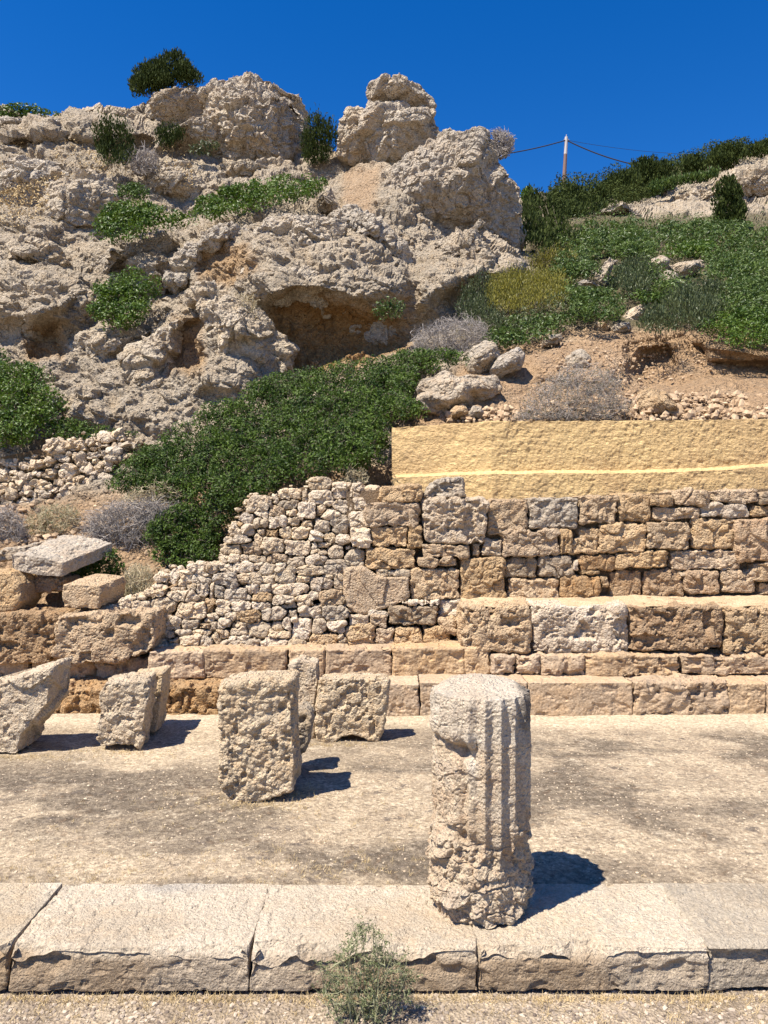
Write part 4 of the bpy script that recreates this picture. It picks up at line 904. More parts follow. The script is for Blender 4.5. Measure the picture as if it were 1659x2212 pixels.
def ribbon(paths, wid):
    """thin triangular-section twigs; paths: n x k x 3"""
    n, k, _ = paths.shape; d = np.gradient(paths, axis=1); d = d/(np.linalg.norm(d, axis=2, keepdims=True)+1e-9)
    r = rng.standard_normal((n, 1, 3)); a = np.cross(d, r); a /= np.linalg.norm(a, axis=2, keepdims=True)+1e-9; b_ = np.cross(d, a)
    ww = (wid*np.linspace(1, .35, k))[None, :, None] if np.isscalar(wid) else wid[:, None, None]*np.linspace(1, .35, k)[None, :, None]
    ring = np.stack([paths+a*ww, paths+(-.5*a+.866*b_)*ww, paths+(-.5*a-.866*b_)*ww], 2)    # n,k,3,3
    V = ring.reshape(-1, 3); i = np.arange(n*k*3).reshape(n, k, 3); i2 = np.roll(i, -1, 2)
    q = np.stack([i[:, :-1], i2[:, :-1], i2[:, 1:], i[:, 1:]], -1).reshape(-1, 4)
    return V, q
def bush(lab, cat, poly, Yf, mat, leaf=.03, cover=5., rmax=40, asp=.5, up=.4, group=None, nl=None, flat=.8, twig=None, gaps=.25, spiky=0., seedj=0, rmin=5, name='bush', leafmax=90000):
    """crown grown from many small leafy lobes filling the outline; Yf gives each lobe its distance"""
    if not callable(Yf):
        q_ = DZ(Yf)/Yf; Yf *= q_; leaf *= q_ if leaf > .055 else 1
    elif leaf > .055: leaf *= .78
    P = np.array(poly, float); area = .5*abs(np.sum(P[:, 0]*np.roll(P[:, 1], -1)-np.roll(P[:, 0], -1)*P[:, 1]))
    nl = nl or int(max(14, area/(rmax*rmax)*5.0))
    if rmax < 32: pc = P.mean(0); poly = pc+(P-pc)*(1.18 if name == 'tree' else 1.12)
    q = pt_in_poly(poly, nl*4); r = np.minimum(q[:, 2]+rng.random(len(q))*rmax*.22, rmax*(.45+.55*rng.random(len(q))))
    q = q[r > rmin]; r = r[r > rmin]; o_ = np.argsort(-r*rng.random(len(r)))[:nl]; q = q[o_]; r = r[o_]
    Y = Yf(q[:, 0], q[:, 1]) if callable(Yf) else np.full(len(q), float(Yf))
    rw = r*Y/F; Y = Y-rw*.9*rng.random(len(q))
    cen = np.stack([(q[:, 0]-829.5)/F*Y, Y, EYE-(q[:, 1]-1106)/F*Y], 1)
    n = int(min(leafmax, cover*area*(np.mean(Y)/F)**2/(leaf*leaf*asp*.5)))
    L = rng.choice(len(q), n, p=rw**2/np.sum(rw**2))
    dirs = rng.standard_normal((n, 3)); dirs[:, 1] -= .55; dirs[:, 2] += .25; dirs = unit(dirs)
    rad = rw[L]*(.55+.5*rng.random(n)**.6)
    pos = cen[L]+dirs*rad[:, None]*np.array([1, 1, flat])
    nz_ = vnoise(pos*(1.6/np.mean(rw)), 91)+.5*vnoise(pos*(4/np.mean(rw)), 92)
    keep = (nz_ > -.85+2*gaps*.9) | (rad < rw[L]*.62); keep &= nz_ > -1.2
    pos, dirs, nz_, L = pos[keep], dirs[keep], nz_[keep], L[keep]
    if spiky > 0: pos[:, 2] += spiky*np.abs(rng.standard_normal(len(pos)))*leaf*3; 
    nn = unit(dirs*.6+rng.standard_normal(dirs.shape)*.75+np.array([0, -.1, up]))
    al = None
    if spiky > 0: al = unit(dirs*.5+np.array([0, 0, 1.2])+rng.standard_normal(dirs.shape)*.35); nn = unit(np.cross(al, rng.standard_normal(dirs.shape)))
    V, Fq = leaves_mesh(pos, nn, leaf, asp, al)
    tint = np.clip(.5+.35*vnoise(pos*(1.0/np.mean(rw)), 93)+.28*rng.standard_normal(len(pos))+.15*(rng.random(len(cen))[L]-.5), 0, 1)
    base = np.array([cen[:, 0].mean(), cen[:, 1].mean()+.1, cen[:, 2].min()-rw.mean()*.6])
    root = empty(name, base); tag(root, lab, cat, group)
    mesh_obj('foliage', V, Fq, mat, root, attrs={'tint': np.repeat(tint, 4)})
    # woody stems from the foot to the lobes
    m_ = min(len(cen), 60); k = rng.choice(len(cen), m_, replace=False); T_ = np.linspace(0, 1, 6)[None, :, None]
    foot = base[None, :]+rng.standard_normal((m_, 3))*rw.mean()*.25*np.array([1, .5, .1]); foot[:, 0] += (cen[k][:, 0]-base[0])*.55; foot[:, 2] += (cen[k][:, 2]-base[2])*.45
    pth = foot[:, None]*(1-T_)+cen[k][:, None]*T_+rng.standard_normal((m_, 6, 3))*rw.mean()*.07
    if twig:
        nt_ = int(twig); k2 = rng.choice(len(pos), nt_); dd_ = unit(dirs[k2]*.8+rng.standard_normal((nt_, 3))*.6+np.array([0, 0, .3])); ln = (rw[L[k2]]*(.35+.5*rng.random(nt_)))[:, None, None]
        p2 = (pos[k2]-dirs[k2]*rw[L[k2]][:, None]*.25)[:, None]+dd_[:, None]*ln*T_+rng.standard_normal((nt_, 6, 3))*ln*.07
        V1, q1 = ribbon(pth, rw.mean()*.035); V2_, q2 = ribbon(p2, max(.0022, leaf*.07)); Vv = np.vstack([V1, V2_]); qq = np.vstack([q1, q2+len(V1)])
    else: Vv, qq = ribbon(pth, rw.mean()*.035)
    mesh_obj('branches', Vv, qq, M['bark'], root)
    return root
def dry_shrub(lab, cat, poly, Yf, mat, n=1400, wid=.0035, length=.5, leafy=None, group=None, curl=.12, name='dry_shrub', upb=.5):
    """a tangle of bare twigs branching out of a few feet"""
    P = np.array(poly, float); q = pt_in_poly(poly, n); vb = P[:, 1].max(); uc = P[:, 0].mean()
    Y = Yf(q[:, 0], q[:, 1]) if callable(Yf) else np.full(n, float(Yf)); Y = Y+rng.uniform(-.4, .4, n)*length
    tip = np.stack([(q[:, 0]-829.5)/F*Y, Y, EYE-(q[:, 1]-1106)/F*Y], 1)
    bx = (uc-829.5)/F*Y.mean(); bz = EYE-(vb-1106)/F*Y.mean(); base = np.array([bx, Y.mean(), bz])
    T_ = np.linspace(0, 1, 6)[None, :, None]; T7 = np.linspace(0, 1, 7)[None, :, None]
    wid_x = tip[:, 0].std()
    nm = 34; k = rng.choice(n, nm); st = base[None]+np.stack([rng.standard_normal(nm)*wid_x*.55, rng.standard_normal(nm)*length*.15, rng.random(nm)*.03], 1); st[:, 0] = st[:, 0]*.45+tip[k][:, 0]*.55
    mains = st[:, None]*(1-T7)+tip[k][:, None]*T7+np.cumsum(rng.standard_normal((nm, 7, 3)), 1)*length*.035*T7
    pool = mains[:, 2:].reshape(-1, 3)
    def grow(tips, pool, j, mult):
        c = rng.integers(0, len(pool), (len(tips), j)); dd = np.linalg.norm(pool[c]-tips[:, None], axis=2)+1.2*np.maximum(0, pool[c][:, :, 2]-tips[:, None, 2]); st = pool[c[np.arange(len(tips)), dd.argmin(1)]]
        L_ = np.linalg.norm(tips-st, axis=1)[:, None, None]
        return st[:, None]*(1-T_)+tips[:, None]*T_+np.cumsum(rng.standard_normal((len(tips), 6, 3)), 1)*L_*mult*T_+rng.standard_normal((len(tips), 1, 3))*L_*curl*(T_*(1-T_))*2
    n2 = n//8; sec = grow(tip[:n2], pool, 14, .09); pool2 = np.vstack([pool, sec[:, 2:].reshape(-1, 3)])
    pth = grow(tip[n2:], pool2, 60, .13)
    V1_, q1_ = ribbon(mains, wid*2.4); V3_, q3_ = ribbon(sec, wid*1.5); V4_, q4_ = ribbon(pth, wid*.85)
    V = np.vstack([V1_, V3_]); qd = np.vstack([q1_, q3_+len(V1_)]); V2_, q2 = V4_, q4_
    root = empty(name, base); tag(root, lab, cat, group)
    mesh_obj('twigs', np.vstack([V, V2_]), np.vstack([qd, q2+len(V)]), mat, root)
    if leafy:
        nl_, ls, lm = leafy; k = rng.choice(len(pth), nl_); pos = pth[k, rng.integers(2, 6, nl_)]+rng.standard_normal((nl_, 3))*ls*.4
        V, Fq = leaves_mesh(pos, unit(rng.standard_normal((nl_, 3))), ls, .35)
        mesh_obj('leaves', V, Fq, lm, root, attrs={'tint': np.repeat(rng.random(nl_), 4)})
    return root

def plain(name, c, rough=.85):
    m, t, b = nodes(name); tc = t.nodes.new('ShaderNodeTexCoord')
    n = noise_n(t, tc.outputs['Object'], 9, 4, .6); t.links.new(mixc(t, n, tuple(x*.65 for x in c), tuple(min(1, x*1.3) for x in c)), b.inputs['Base Color'])
    b.inputs['Roughness'].default_value = rough; b.inputs['Specular IOR Level'].default_value = .2; return m
M['bark'] = plain('bark', (.20, .165, .125)); M['grey_twig'] = plain('grey_twigs', (.34, .30, .265)); M['pale_twig'] = plain('pale_twigs', (.50, .42, .27)); M['olive_twig'] = plain('herb_stems', (.30, .29, .17)); M['straw'] = plain('straw', (.56, .42, .22))
M['lentisk'] = leaf_mat('lentisk_leaves', (.017, .042, .007), (.10, .155, .022), rough=.5, spec=.22)
M['bright'] = leaf_mat('bright_leaves', (.035, .08, .008), (.115, .175, .018))
M['juniper'] = leaf_mat('juniper_leaves', (.022, .036, .008), (.06, .078, .016), .12, .7, .12)
M['olive'] = leaf_mat('grey_green_leaves', (.045, .065, .025), (.12, .14, .055))
M['scrub'] = leaf_mat('scrub_leaves', (.035, .07, .014), (.11, .16, .03))
M['broom'] = leaf_mat('broom_leaves', (.15, .145, .025), (.32, .28, .045))
M['herb'] = leaf_mat('herb_leaves', (.085, .105, .04), (.22, .24, .115))

boulder_boxes = None
off = lambda a: (lambda u, v: surfY(u, v)*(.985 if a < .65 else .96)-a)
bush('broad dark green bush sloping down from the boulders to the rubble wall', 'bush', [(1005,775),(960,757),(880,752),(800,766),(700,785),(600,802),(520,830),(440,872),(400,915),(480,960),(560,1030),(640,1052),(700,1035),(800,1018),(842,985),(845,925),(915,895),(930,880),(888,850),(900,815),(950,797)],
     lambda u, v: surfY(u, v)-.55-.15*np.sin(u/90), M['lentisk'], .036, 7, 40, twig=2200, gaps=.30)
bush('dark bush tucked between the overhang and the largest boulder', 'bush', [(840,800),(865,765),(940,752),(1005,772),(1000,795),(920,812),(893,850),(930,885),(915,908),(855,905)],
     lambda u, v: surfY(u, v)-.9, M['lentisk'], .036, 7, 30, twig=500, gaps=.25)
bush('middle dark bush mass behind the top of the rubble wall', 'bush', [(400,905),(310,955),(250,1005),(220,1045),(235,1075),(330,1070),(380,1090),(480,1110),(545,1090),(600,1060),(640,1050),(600,990),(520,935)],
     off(.45), M['lentisk'], .034, 7, 36, twig=1200, gaps=.30)
bush('lower dark bush reaching down to the stepped end of the rubble wall', 'bush', [(370,1085),(330,1110),(312,1150),(325,1195),(345,1225),(400,1232),(475,1222),(488,1150),(535,1095),(480,1080)],
     lambda u, v: 8.35+(1230-v)/150*.5-.2, M['lentisk'], .032, 7, 32, twig=800, gaps=.30)
bush('sunlit green bush at the left edge under the cliff', 'bush', [(-60,740),(0,752),(40,775),(100,790),(135,820),(145,880),(120,930),(80,960),(0,978),(-60,985)], off(.5), M['bright'], .045, 6, 36, twig=500, gaps=.2)
bush('low dark growth between the left bush and the terrace wall', 'bush', [(110,905),(170,905),(250,925),(300,930),(310,942),(240,950),(190,952),(110,950)], off(.35), M['lentisk'], .035, 4, 16, twig=100)
bush('round bright bush in the hollow of the cliff, left of the overhang', 'bush', [(195,700),(200,660),(215,610),(250,586),(300,582),(340,590),(350,620),(325,660),(300,700),(250,712)], off(.5), M['bright'], .05, 6, 26, twig=120, gaps=.14)
bush('bright bush at the left end of the cliff ledge', 'bush', [(203,510),(215,470),(240,440),(300,432),(350,450),(420,462),(415,490),(340,500),(280,520),(220,524)], off(.7), M['bright'], .07, 6, 24, gaps=.14)
bush('small dark bush above the left end of the ledge', 'bush', [(250,425),(258,402),(285,394),(315,402),(322,425),(290,434)], off(.7), M['lentisk'], .06, 6, 14)
bush('long bright bush along the right of the cliff ledge', 'bush', [(425,470),(440,430),(480,405),(560,392),(630,378),(690,385),(695,410),(660,435),(600,440),(540,462),(470,472)], off(.7), M['bright'], .07, 6, 24, gaps=.14)
bush('upright olive juniper high on the left slope', 'bush', [(212,360),(205,310),(200,285),(235,270),(270,280),(290,310),(285,355),(250,362)], off(.6), M['juniper'], .10, 5, 15, spiky=.6, asp=.3)
bush('small juniper below the rounded summit rock', 'bush', [(336,310),(338,285),(365,277),(395,285),(398,305),(375,320),(345,322)], 20.3, M['juniper'], .09, 5, 13, spiky=.4, asp=.3)
bush('bushy juniper in the gap between summit rock and tower', 'bush', [(655,345),(650,300),(660,270),(685,254),(700,268),(725,275),(732,300),(722,340),(700,356),(670,356)], 21.8, M['juniper'], .09, 6, 15, spiky=.5, asp=.3)
bush('dark evergreen standing on the summit ridge', 'tree', [(287,225),(289,185),(300,158),(330,142),(352,128),(380,124),(400,138),(410,160),(430,168),(432,184),(400,190),(340,198),(305,212),(296,232)], 24.0, M['juniper'], .10, 12, 26, spiky=.25, asp=.4, name='tree', gaps=.02, nl=60)
bush('low green shrubs on the skyline at the left edge', 'bush', [(-60,246),(0,230),(30,222),(70,226),(100,238),(140,250),(60,254),(-60,262)], 22.5, M['bright'], .09, 5, 10, rmin=3)
bush('small leafy plant growing on the overhang', 'bush', [(803,680),(812,655),(840,642),(870,648),(878,668),(860,688),(825,692)], off(.55), M['scrub'], .045, 3, 12, twig=60, gaps=.3)
bush('olive undergrowth below the small juniper on the slope', 'bush', [(405,330),(420,305),(460,300),(475,320),(450,338),(420,340)], 20.0, M['olive'], .09, 2.5, 10, rmin=3)
bush('yellow-green broom at the foot of the pointed rock', 'bush', [(1052,640),(1060,612),(1100,596),(1150,590),(1200,600),(1232,622),(1228,660),(1180,672),(1120,680),(1060,672)], off(.6), M['broom'], .06, 4, 20, spiky=.7, asp=.25, gaps=.2)
bush('dull green shrub between the cliff and the yellow broom', 'bush', [(985,690),(1000,640),(1040,600),(1064,612),(1060,672),(1090,690),(1080,720),(1020,700)], off(.4), M['olive'], .05, 4, 18, spiky=.6, asp=.25)
bush('low mixed shrubs under the yellow broom', 'bush', [(1060,700),(1120,680),(1230,672),(1260,690),(1220,712),(1160,740),(1090,750),(1050,740)], off(.3), M['scrub'], .05, 5, 20)
bush('brownish dry shrub above the yellow broom', 'bush', [(1120,590),(1140,560),(1200,548),(1245,562),(1240,600),(1200,604),(1150,592)], 16.5, M['broom'], .06, 2.2, 14, twig=300, spiky=.6, asp=.25)
# right-hand slope
scr = [
 ('tall dark juniper thicket right against the pointed rock', [(1128,520),(1130,440),(1150,415),(1200,440),(1235,470),(1250,520),(1230,550),(1160,552)], 24, 'juniper', .12, 24),
 ('dark juniper behind the top of the dark thicket', [(1195,460),(1205,418),(1240,405),(1290,408),(1320,430),(1300,460),(1250,480)], 34, 'juniper', .17, 20),
 ('dark shrub below the dark thicket', [(1190,600),(1200,548),(1260,530),(1300,560),(1290,600),(1240,600)], 18, 'scrub', .08, 24),
 ('grey-green shrub patch under the bare road cut', [(1240,530),(1250,484),(1330,474),(1420,478),(1440,520),(1360,540),(1280,545)], 27, 'scrub', .12, 26),
 ('pale green shrub patch right of the road cut', [(1430,530),(1430,480),(1520,474),(1600,480),(1660,500),(1600,530),(1500,540)], 27, 'scrub', .12, 26),
 ('wide green shrub above the tall scrub rock', [(1290,560),(1320,520),(1400,515),(1430,550),(1390,566),(1330,560)], 20, 'scrub', .09, 24),
 ('bright shrub above the long pale boulder', [(1430,560),(1440,525),(1530,520),(1560,550),(1520,566),(1460,560)], 19, 'bright', .09, 24),
 ('large bright shrub at the right edge above the long pale boulder', [(1530,600),(1545,540),(1620,500),(1720,500),(1720,620),(1600,630)], 16.5, 'scrub', .075, 30),
 ('grey-green shrub among the middle scrub rocks', [(1325,625),(1335,575),(1380,560),(1420,580),(1425,625),(1380,640)], 14.6, 'olive', .06, 22),
 ('dark shrub between the broom and the slanting slab', [(1235,690),(1240,630),(1290,620),(1350,640),(1360,665),(1330,690),(1270,695)], 13, 'scrub', .055, 24),
 ('small shrub above the slanting white slab', [(1360,650),(1370,625),(1430,635),(1440,655),(1400,660)], 13.5, 'lentisk', .055, 16),
 ('broad olive shrub right of the slanting slab', [(1380,715),(1395,670),(1440,640),(1500,610),(1560,620),(1560,680),(1520,715),(1430,720)], 12.3, 'olive', .05, 30),
 ('tall olive shrub at the right edge over the broad one', [(1540,690),(1550,620),(1620,600),(1740,600),(1740,700),(1620,700)], 12.4, 'scrub', .05, 30),
 ('low bright green bush on the edge of the cut bank', [(1508,715),(1540,680),(1600,662),(1740,670),(1740,760),(1660,755),(1600,752),(1540,738)], 11.0, 'bright', .045, 28),
]
for lab, P, Y, m, lf, rm in scr:
    bush(lab, 'bush', P, (lambda u, v, Y=Y: np.minimum(baseY(u, v)*.965-.6, DZ(Y)*1.12)), M[m], lf, 5.5, rm, group='scrub on the right-hand slope', gaps=.16, spiky=.3 if m in ('juniper', 'olive') else 0, asp=.4)
trees = [
 ('round dark pine left of the road cut on the right skyline', [(1285,440),(1290,410),(1320,385),(1350,372),(1375,380),(1385,420),(1350,445),(1310,450)], 50, 'juniper', .20, 22),
 ('tall dark pine on the skyline above the bare road cut', [(1350,420),(1352,375),(1375,352),(1410,346),(1440,352),(1460,380),(1440,410),(1400,440)], 52, 'juniper', .20, 24),
 ('thin conifer sticking up right of the tall pine', [(1470,378),(1478,350),(1498,335),(1520,345),(1530,370),(1500,382)], 54, 'juniper', .20, 14),
 ('dark pine clump where the skyline rises to the right', [(1520,372),(1530,335),(1560,318),(1595,312),(1612,330),(1600,350),(1560,372)], 52, 'juniper', .20, 20),
 ('pine at the right edge of the skyline', [(1605,340),(1620,318),(1659,302),(1720,290),(1720,320),(1640,342)], 50, 'juniper', .20, 18),
 ('low scrub along the top of the road cut', [(1400,400),(1460,385),(1530,372),(1560,368),(1540,392),(1470,402),(1420,425)], 47, 'scrub', .2, 12),
 ('single dark conifer in front of the bare rock slope', [(1545,480),(1540,440),(1550,400),(1575,388),(1598,420),(1610,470),(1600,495),(1565,498)], 31, 'juniper', .15, 16),
 ('pale green shrub on the low skyline beside the pointed rock', [(1125,440),(1128,415),(1145,406),(1152,425),(1140,445)], 30, 'bright', .14, 9),
]
for lab, P, Y, m, lf, rm in trees:
    bush(lab, 'tree' if 'pine' in lab or 'conifer' in lab else 'bush', P, Y, M[m], lf, 9, rm, gaps=.05, spiky=.2, asp=.45, rmin=3, name='tree' if 'pine' in lab or 'conifer' in lab else 'bush')
# bare and dry shrubs
dry_shrub('grey leafless shrub beneath the dark overhang', 'shrub', [(885,750),(900,715),(950,690),(1010,682),(1055,700),(1058,740),(1020,770),(940,765)], 10.6, M['grey_twig'], 2000, .003, .7, curl=.4, upb=.2)
dry_shrub('wide grey bush growing behind the top of the yellow wall', 'shrub', [(1095,908),(1130,870),(1160,830),(1200,800),(1250,780),(1300,790),(1345,820),(1368,870),(1350,908)], 8.75, M['grey_twig'], 2300, .0020, .55, leafy=(3600, .018, M['olive']), upb=.8, curl=.35)
dry_shrub('tangled mauve-grey thorn shrub below the terrace wall', 'shrub', [(175,1150),(185,1110),(240,1085),(320,1075),(380,1090),(370,1130),(330,1160),(270,1195),(210,1180)], 8.55, M['grey_twig'], 2800, .003, .5, curl=.3)
dry_shrub('mauve-grey thorn shrub at the left edge', 'shrub', [(-40,1190),(-40,1100),(20,1090),(55,1120),(60,1160),(30,1195)], 8.7, M['grey_twig'], 1500, .003, .45, curl=.3)
dry_shrub('pale green straggly plant between the two thorn shrubs', 'shrub', [(50,1175),(55,1120),(100,1085),(165,1090),(180,1120),(120,1160)], 8.9, M['pale_twig'], 800, .0028, .45, leafy=(2200, .02, M['herb']))
dry_shrub('straw-coloured weeds at the upper end of the thorn shrub', 'shrub', [(250,1085),(290,1050),(360,1035),(400,1060),(380,1090),(320,1080)], 8.7, M['pale_twig'], 800, .0028, .4)
dry_shrub('yellow dry weeds beside the small dark bush', 'weeds', [(255,1290),(262,1240),(285,1215),(320,1220),(335,1250),(315,1285)], 7.85, M['pale_twig'], 900, .0026, .4, leafy=(900, .014, M['herb']), upb=1.5)
bush('small dark bush touching the tilted grey slab', 'bush', [(150,1250),(148,1205),(175,1180),(215,1175),(255,1195),(268,1225),(250,1252),(200,1255)], 7.95, M['lentisk'], .03, 6, 22, twig=120)
dry_shrub('bare twiggy bush on the tip of the pointed rock', 'shrub', [(1068,330),(1058,300),(1062,280),(1085,275),(1108,290),(1110,320),(1092,338)], 14.9, M['grey_twig'], 900, .007, .7)
dry_shrub('sparse brown weeds on the shoulder above the overhang', 'weeds', [(500,690),(505,640),(530,620),(560,640),(560,700)], 11.4, M['pale_twig'], 250, .004, .4)
dry_shrub('dry brown scrub beside the olive juniper', 'weeds', [(270,360),(290,320),(340,320),(345,370),(300,375)], 15.0, M['grey_twig'], 500, .008, .9)
dry_shrub('dull weeds growing at the corner by the yellow wall', 'weeds', [(735,1045),(745,1005),(790,1010),(800,1045)], 8.3, M['pale_twig'], 350, .0028, .3, leafy=(500, .014, M['olive']), upb=1.)
# herb in front of the step
dry_shrub('grey-green herb with a tall sprig in front of the step', 'plant', [(700,2180),(680,2095),(728,2045),(765,1995),(800,1985),(845,2035),(900,2085),(890,2170),(830,2208),(740,2208)], 2.92, M['olive_twig'], 380, .0014, .20, leafy=(3600, .0125, M['herb']), name='herb', upb=.8)
hb = bpy.data.objects.get('herb')
V_, Q_ = [], []
pts_ = []
for (u0, v0, u1, v1) in [(790,2100,778,1965),(800,2100,806,2000),(760,2100,735,2040),(830,2120,880,2050),(740,2130,675,2070),(850,2140,905,2110)]:
    a, b_ = np.array(W(u0, v0, 2.95)), np.array(W(u1, v1, 2.93)); T_ = np.linspace(0, 1, 6)[:, None]; pts_.append(a+(b_-a)*T_+rng.standard_normal((6, 3))*.003)
Vs_, qs_ = ribbon(np.array(pts_), .0016); mesh_obj('sprig', Vs_, qs_, M['pale_twig'], hb)
Lp = np.vstack([p[rng.integers(0, 5, 70)]*.0+np.array([p[0]+(p[-1]-p[0])*t_ for t_ in rng.random(70)]) for p in pts_])+rng.standard_normal((420, 3))*.006
Vl, Fl = leaves_mesh(Lp, unit(rng.standard_normal((420, 3))), .011, .4); mesh_obj('sprig_leaves', Vl, Fl, M['herb'], hb, attrs={'tint': np.repeat(rng.random(420), 4)})

def undergrowth(lab, poly, n, leaf, hgt, mat, dens=.0):
    q = pt_in_poly(poly, n); Y = surfY(q[:, 0], q[:, 1])-.1; X = (q[:, 0]-829.5)/F*Y; Z = EYE-(q[:, 1]-1106)/F*Y
    p = np.stack([X, Y, Z], 1); c_ = fbm(p*1.1, 4, 95); c_ = np.where(np.min([np.hypot(q[:, 0]-bu_, (q[:, 1]-bv_)*1.2) for bu_, bv_ in ((1305,590),(1275,612),(1450,608),(1485,580),(1380,675),(1345,706),(1307,702),(1425,570))], 0) < 30, -1., c_); k = c_+.25*rng.standard_normal(n) > dens; p, c_ = p[k], c_[k]
    h_ = hgt*np.clip(c_+.5, .1, 1.2)*rng.random(len(p))**.6; p[:, 2] += h_; p[:, 1] -= h_*.7
    V, Fq = leaves_mesh(p, unit(rng.standard_normal(p.shape)+np.array([0, -.4, .6])), leaf, .4)
    o = mesh_obj('undergrowth', V, Fq, mat, attrs={'tint': np.repeat(np.clip(.5+.8*c_+.25*rng.standard_normal(len(p)), 0, 1), 4)}); tag(o, lab, 'scrub', kind='stuff')
undergrowth('low green scrub covering the right-hand slope', [(1180,500),(1250,478),(1420,478),(1700,470),(1900,470),(1900,720),(1560,700),(1400,712),(1250,700),(1150,640),(1200,560)], 52000, .062, .4, M['scrub'], .02)
undergrowth('grey-green low growth between the scrub bushes', [(1100,640),(1250,560),(1500,560),(1700,600),(1700,720),(1300,712),(1100,740),(1000,730)], 16000, .045, .3, M['olive'], .1)
undergrowth('dark low scrub along the right skyline', [(1180,440),(1210,412),(1290,405),(1400,370),(1500,352),(1600,330),(1700,300),(1700,320),(1560,372),(1420,412),(1400,440),(1250,476),(1180,500)], 26000, .10, .7, M['juniper'], -.2)
undergrowth('dry brown weeds scattered over the upper left slope', [(0,300),(180,290),(300,300),(420,340),(420,430),(250,390),(200,450),(80,540),(0,560)], 9000, .05, .25, M['straw'], .18)
# ================================================================ POLE AND WIRES
def tube(name, pts, r0, r1, mat, parent=None, seg=8):
    pts = np.array(pts, float); k = len(pts); d = np.gradient(pts, axis=0); d = unit(d)
    t, b_ = frame_from(d); a = np.linspace(0, 2*math.pi, seg, endpoint=False); rr = np.linspace(r0, r1, k)[:, None, None]
    ring = pts[:, None]+(t[:, None]*np.cos(a)[None, :, None]+b_[:, None]*np.sin(a)[None, :, None])*rr
    i = np.arange(k*seg).reshape(k, seg); i2 = np.roll(i, -1, 1)
    q = np.stack([i[:-1], i2[:-1], i2[1:], i[1:]], -1).reshape(-1, 4)
    return mesh_obj(name, ring.reshape(-1, 3), q, mat, parent, smooth=True)
M['pole'] = plain('pole_wood', (.20, .13, .11)); M['pole_grey'] = plain('pole_bare_wood', (.48, .44, .42)); M['wire'] = plain('wire', (.03, .03, .035)); M['metal'] = plain('galvanised', (.4, .4, .42))
YP = 75.
pole = empty('utility_pole', W(1217, 415, YP)); tag(pole, 'leaning wooden utility pole on the skyline right of the pointed rock', 'utility pole')
a_, b_ = np.array(W(1217,420,YP)), np.array(W(1223.5,296,YP))
tube('shaft', [a_, a_*.3+b_*.7], .20, .17, M['pole'], pole, 10); tube('shaft_top', [a_*.3+b_*.7, b_], .168, .15, M['pole_grey'], pole, 10)
tube('bracket', [b_+np.array([-.25, 0, -.25]), b_+np.array([.25, 0, -.25])], .05, .05, M['metal'], pole, 6)
tube('insulator', [b_+np.array([0, 0, 0]), b_+np.array([0, 0, .25])], .06, .03, M['metal'], pole, 6)
def wire(lab, p, q, sag, r=.03):
    T_ = np.linspace(0, 1, 24)[:, None]; pts = p*(1-T_)+q*T_; pts[:, 2] -= sag*4*(T_*(1-T_))[:, 0]
    o = tube('power_cable', pts, r, r, M['wire'], None, 5); tag(o, lab, 'cable')
wp_ = b_+np.array([0, 0, -.3])
wire('thick cable running left from the pole behind the pointed rock', wp_, np.array(W(1000,342,70)), .3, .055)
wire('thick cable running right from the pole into the pines', wp_, np.array(W(1440,366,72)), .5, .06)
wire('thin wire running far right from the pole top', wp_, np.array(W(1800,300,110)), 1.8, .018)

# ================================================================ SCATTER
def pebbles(name, n, xr, yr, zf, smin, smax, mat, kindf=None):
    x = rng.uniform(*xr, n); y = rng.uniform(*yr, n); p = np.stack([x, y, np.zeros(n)], 1); z = zf(p)
    if kindf is not None: k = kindf(p) > rng.random(n); p, z = p[k], z[k]; n = len(p)
    s = smin+(smax-smin)*rng.random(n)**3.5
    sc_ = rng.uniform(.6, 1.3, (n, 1, 3))*np.array([1, 1, .6])
    V = ICO[None]*sc_*s[:, None, None]*(1+.18*rng.standard_normal((n, 12, 1)))+np.stack([p[:, 0], p[:, 1], z+s*.15], 1)[:, None]
    Fq = (ICOF[None]+12*np.arange(n)[:, None, None]).reshape(-1, 3)
    o = mesh_obj(name, V.reshape(-1, 3), Fq, mat); tag(o, kind='stuff'); return o
def peb_mat(name, a, b2):
    m, t, b = nodes(name); g = t.nodes.new('ShaderNodeNewGeometry')
    t.links.new(mixc(t, g.outputs['Random Per Island'], a, b2), b.inputs['Base Color']); b.inputs['Roughness'].default_value = .9; b.inputs['Specular IOR Level'].default_value = .15; return m
M['peb'] = peb_mat('pebbles', (.50, .41, .31), (.13, .10, .08)); M['peb2'] = peb_mat('pale_pebbles', (.60, .48, .34), (.38, .29, .2)); M['bankstone'] = peb_mat('bank_stones', (.52, .385, .25), (.33, .22, .13))
g1_ = pebbles('gravel', 9000, (-1.9, 1.9), (2.55, 3.12), lambda p: -.185+.008*fbm(p*4, 3, 71), .002, .012, M['peb']); tag(g1_, 'loose gravel on the ground in front of the step', 'gravel')
g2_ = pebbles('grit', 15000, (-3.6, 3.6), (3.63, 6.6), floor_z, .0015, .008, M['peb2']); tag(g2_, 'fine grit scattered over the floor behind the step', 'grit')
def tufts(n_t, per, hgt, place, mat, nm, lab):
    P_ = place(n_t); base = np.repeat(P_, per, 0)+rng.standard_normal((n_t*per, 3))*np.array([.012, .012, 0]); m_ = len(base)
    d = unit(rng.standard_normal((m_, 3))*.55+np.array([0, 0, 1.])); ln = hgt*(.4+.8*rng.random(m_))[:, None, None]; T_ = np.linspace(0, 1, 4)[None, :, None]
    pth = base[:, None]+d[:, None]*ln*T_+rng.standard_normal((m_, 1, 3))*ln*.25*T_**2
    V, q = ribbon(pth, .0011); o = mesh_obj(nm, V, q, mat); tag(o, lab, 'dry grass', kind='stuff')
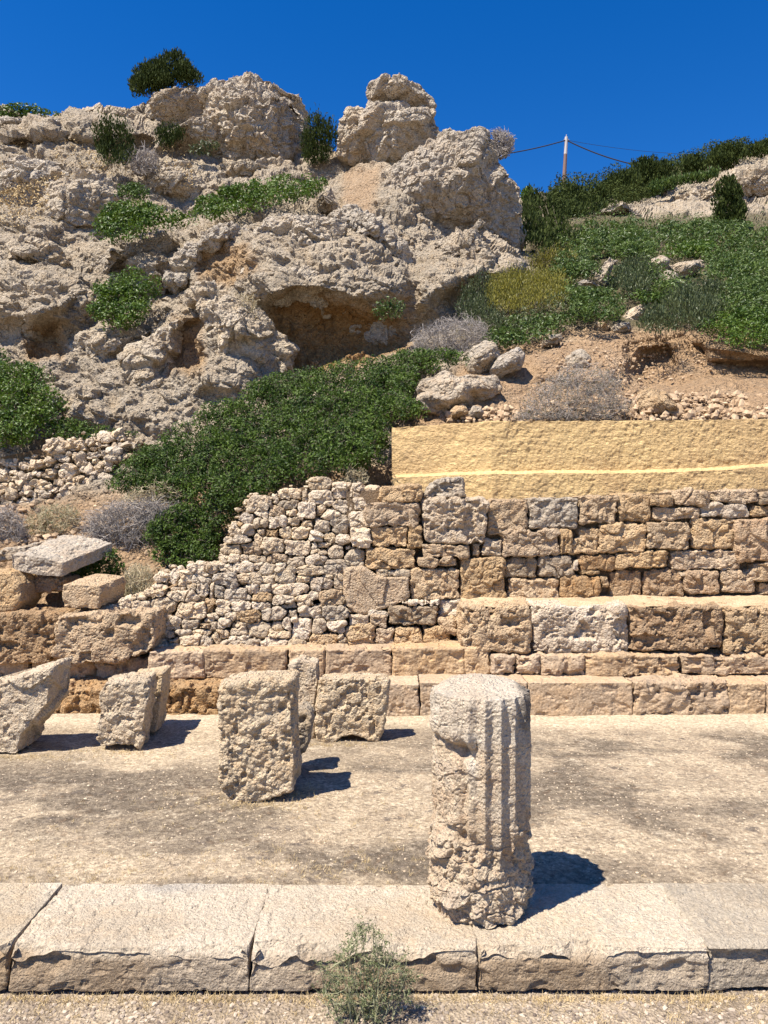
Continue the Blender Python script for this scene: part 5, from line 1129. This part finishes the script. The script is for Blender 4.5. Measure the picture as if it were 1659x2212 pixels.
def place_floor(n):
    c = np.array([(-1.3,3.8,.5,.1),(-.5,3.85,.4,.1),(.0,3.8,.4,.08),(-.75,4.72,.25,.06),(-1.6,3.7,.4,.05),(-1.5,4.2,.5,.3),(-2.0,5.5,.5,.08),(-.3,4.3,.6,.3),(-.78,4.6,.14,.03),(-.4,5.78,.2,.03),(-1.95,5.62,.2,.03),(-2.6,5.5,.2,.03),(-.5,4.75,.05,.12)])
    k = rng.integers(0, len(c), n); p = np.stack([c[k, 0]+rng.standard_normal(n)*c[k, 2], np.maximum(c[k, 1]+rng.standard_normal(n)*c[k, 3], 3.66), np.zeros(n)], 1); p[:, 2] = floor_z(p); return p
tufts(520, 7, .022, place_floor, M['straw'], 'dry_grass', 'short straw-coloured grass growing out of the floor')
def place_front(n):
    p = np.stack([rng.uniform(-1.8, 1.8, n), np.where(rng.random(n) < .5, rng.uniform(2.6, 3.05, n), 3.06-.02*rng.random(n)), np.full(n, -.185)], 1); return p
tufts(900, 7, .024, place_front, M['straw'], 'dry_grass', 'dry stalks in the gravel below the step')
# rubble lying on the banks
def slope_rub(name, poly, n, s0, s1, mat, lab):
    q = pt_in_poly(poly, n); Y = surfY(q[:, 0], q[:, 1])-.05; c = np.stack([(q[:, 0]-829.5)/F*Y, Y, EYE-(q[:, 1]-1106)/F*Y], 1)
    s = s0+(s1-s0)*rng.random(n)**3
    V = ICO[None]*rng.uniform(.6, 1.3, (n, 1, 3))*s[:, None, None]*(1+.2*rng.standard_normal((n, 12, 1)))+c[:, None]
    o = mesh_obj(name, V.reshape(-1, 3), (ICOF[None]+12*np.arange(n)[:, None, None]).reshape(-1, 3), mat); tag(o, lab, 'rubble', kind='stuff')
slope_rub('rubble', [(900,905),(960,880),(1100,880),(1380,850),(1660,850),(1660,908),(900,912)], 1500, .006, .055, M['bankstone'], 'loose stones on the bank above the yellow wall')
slope_rub('rubble', [(1130,740),(1400,715),(1560,730),(1540,800),(1400,840),(1180,800)], 700, .006, .03, M['bankstone'], 'small stones stuck in the orange bank')
slope_rub('rubble', [(0,1090),(260,1070),(330,1200),(200,1190),(60,1180),(-40,1170)], 500, .008, .05, M['bankstone'], 'loose stones on the slope under the terrace wall')
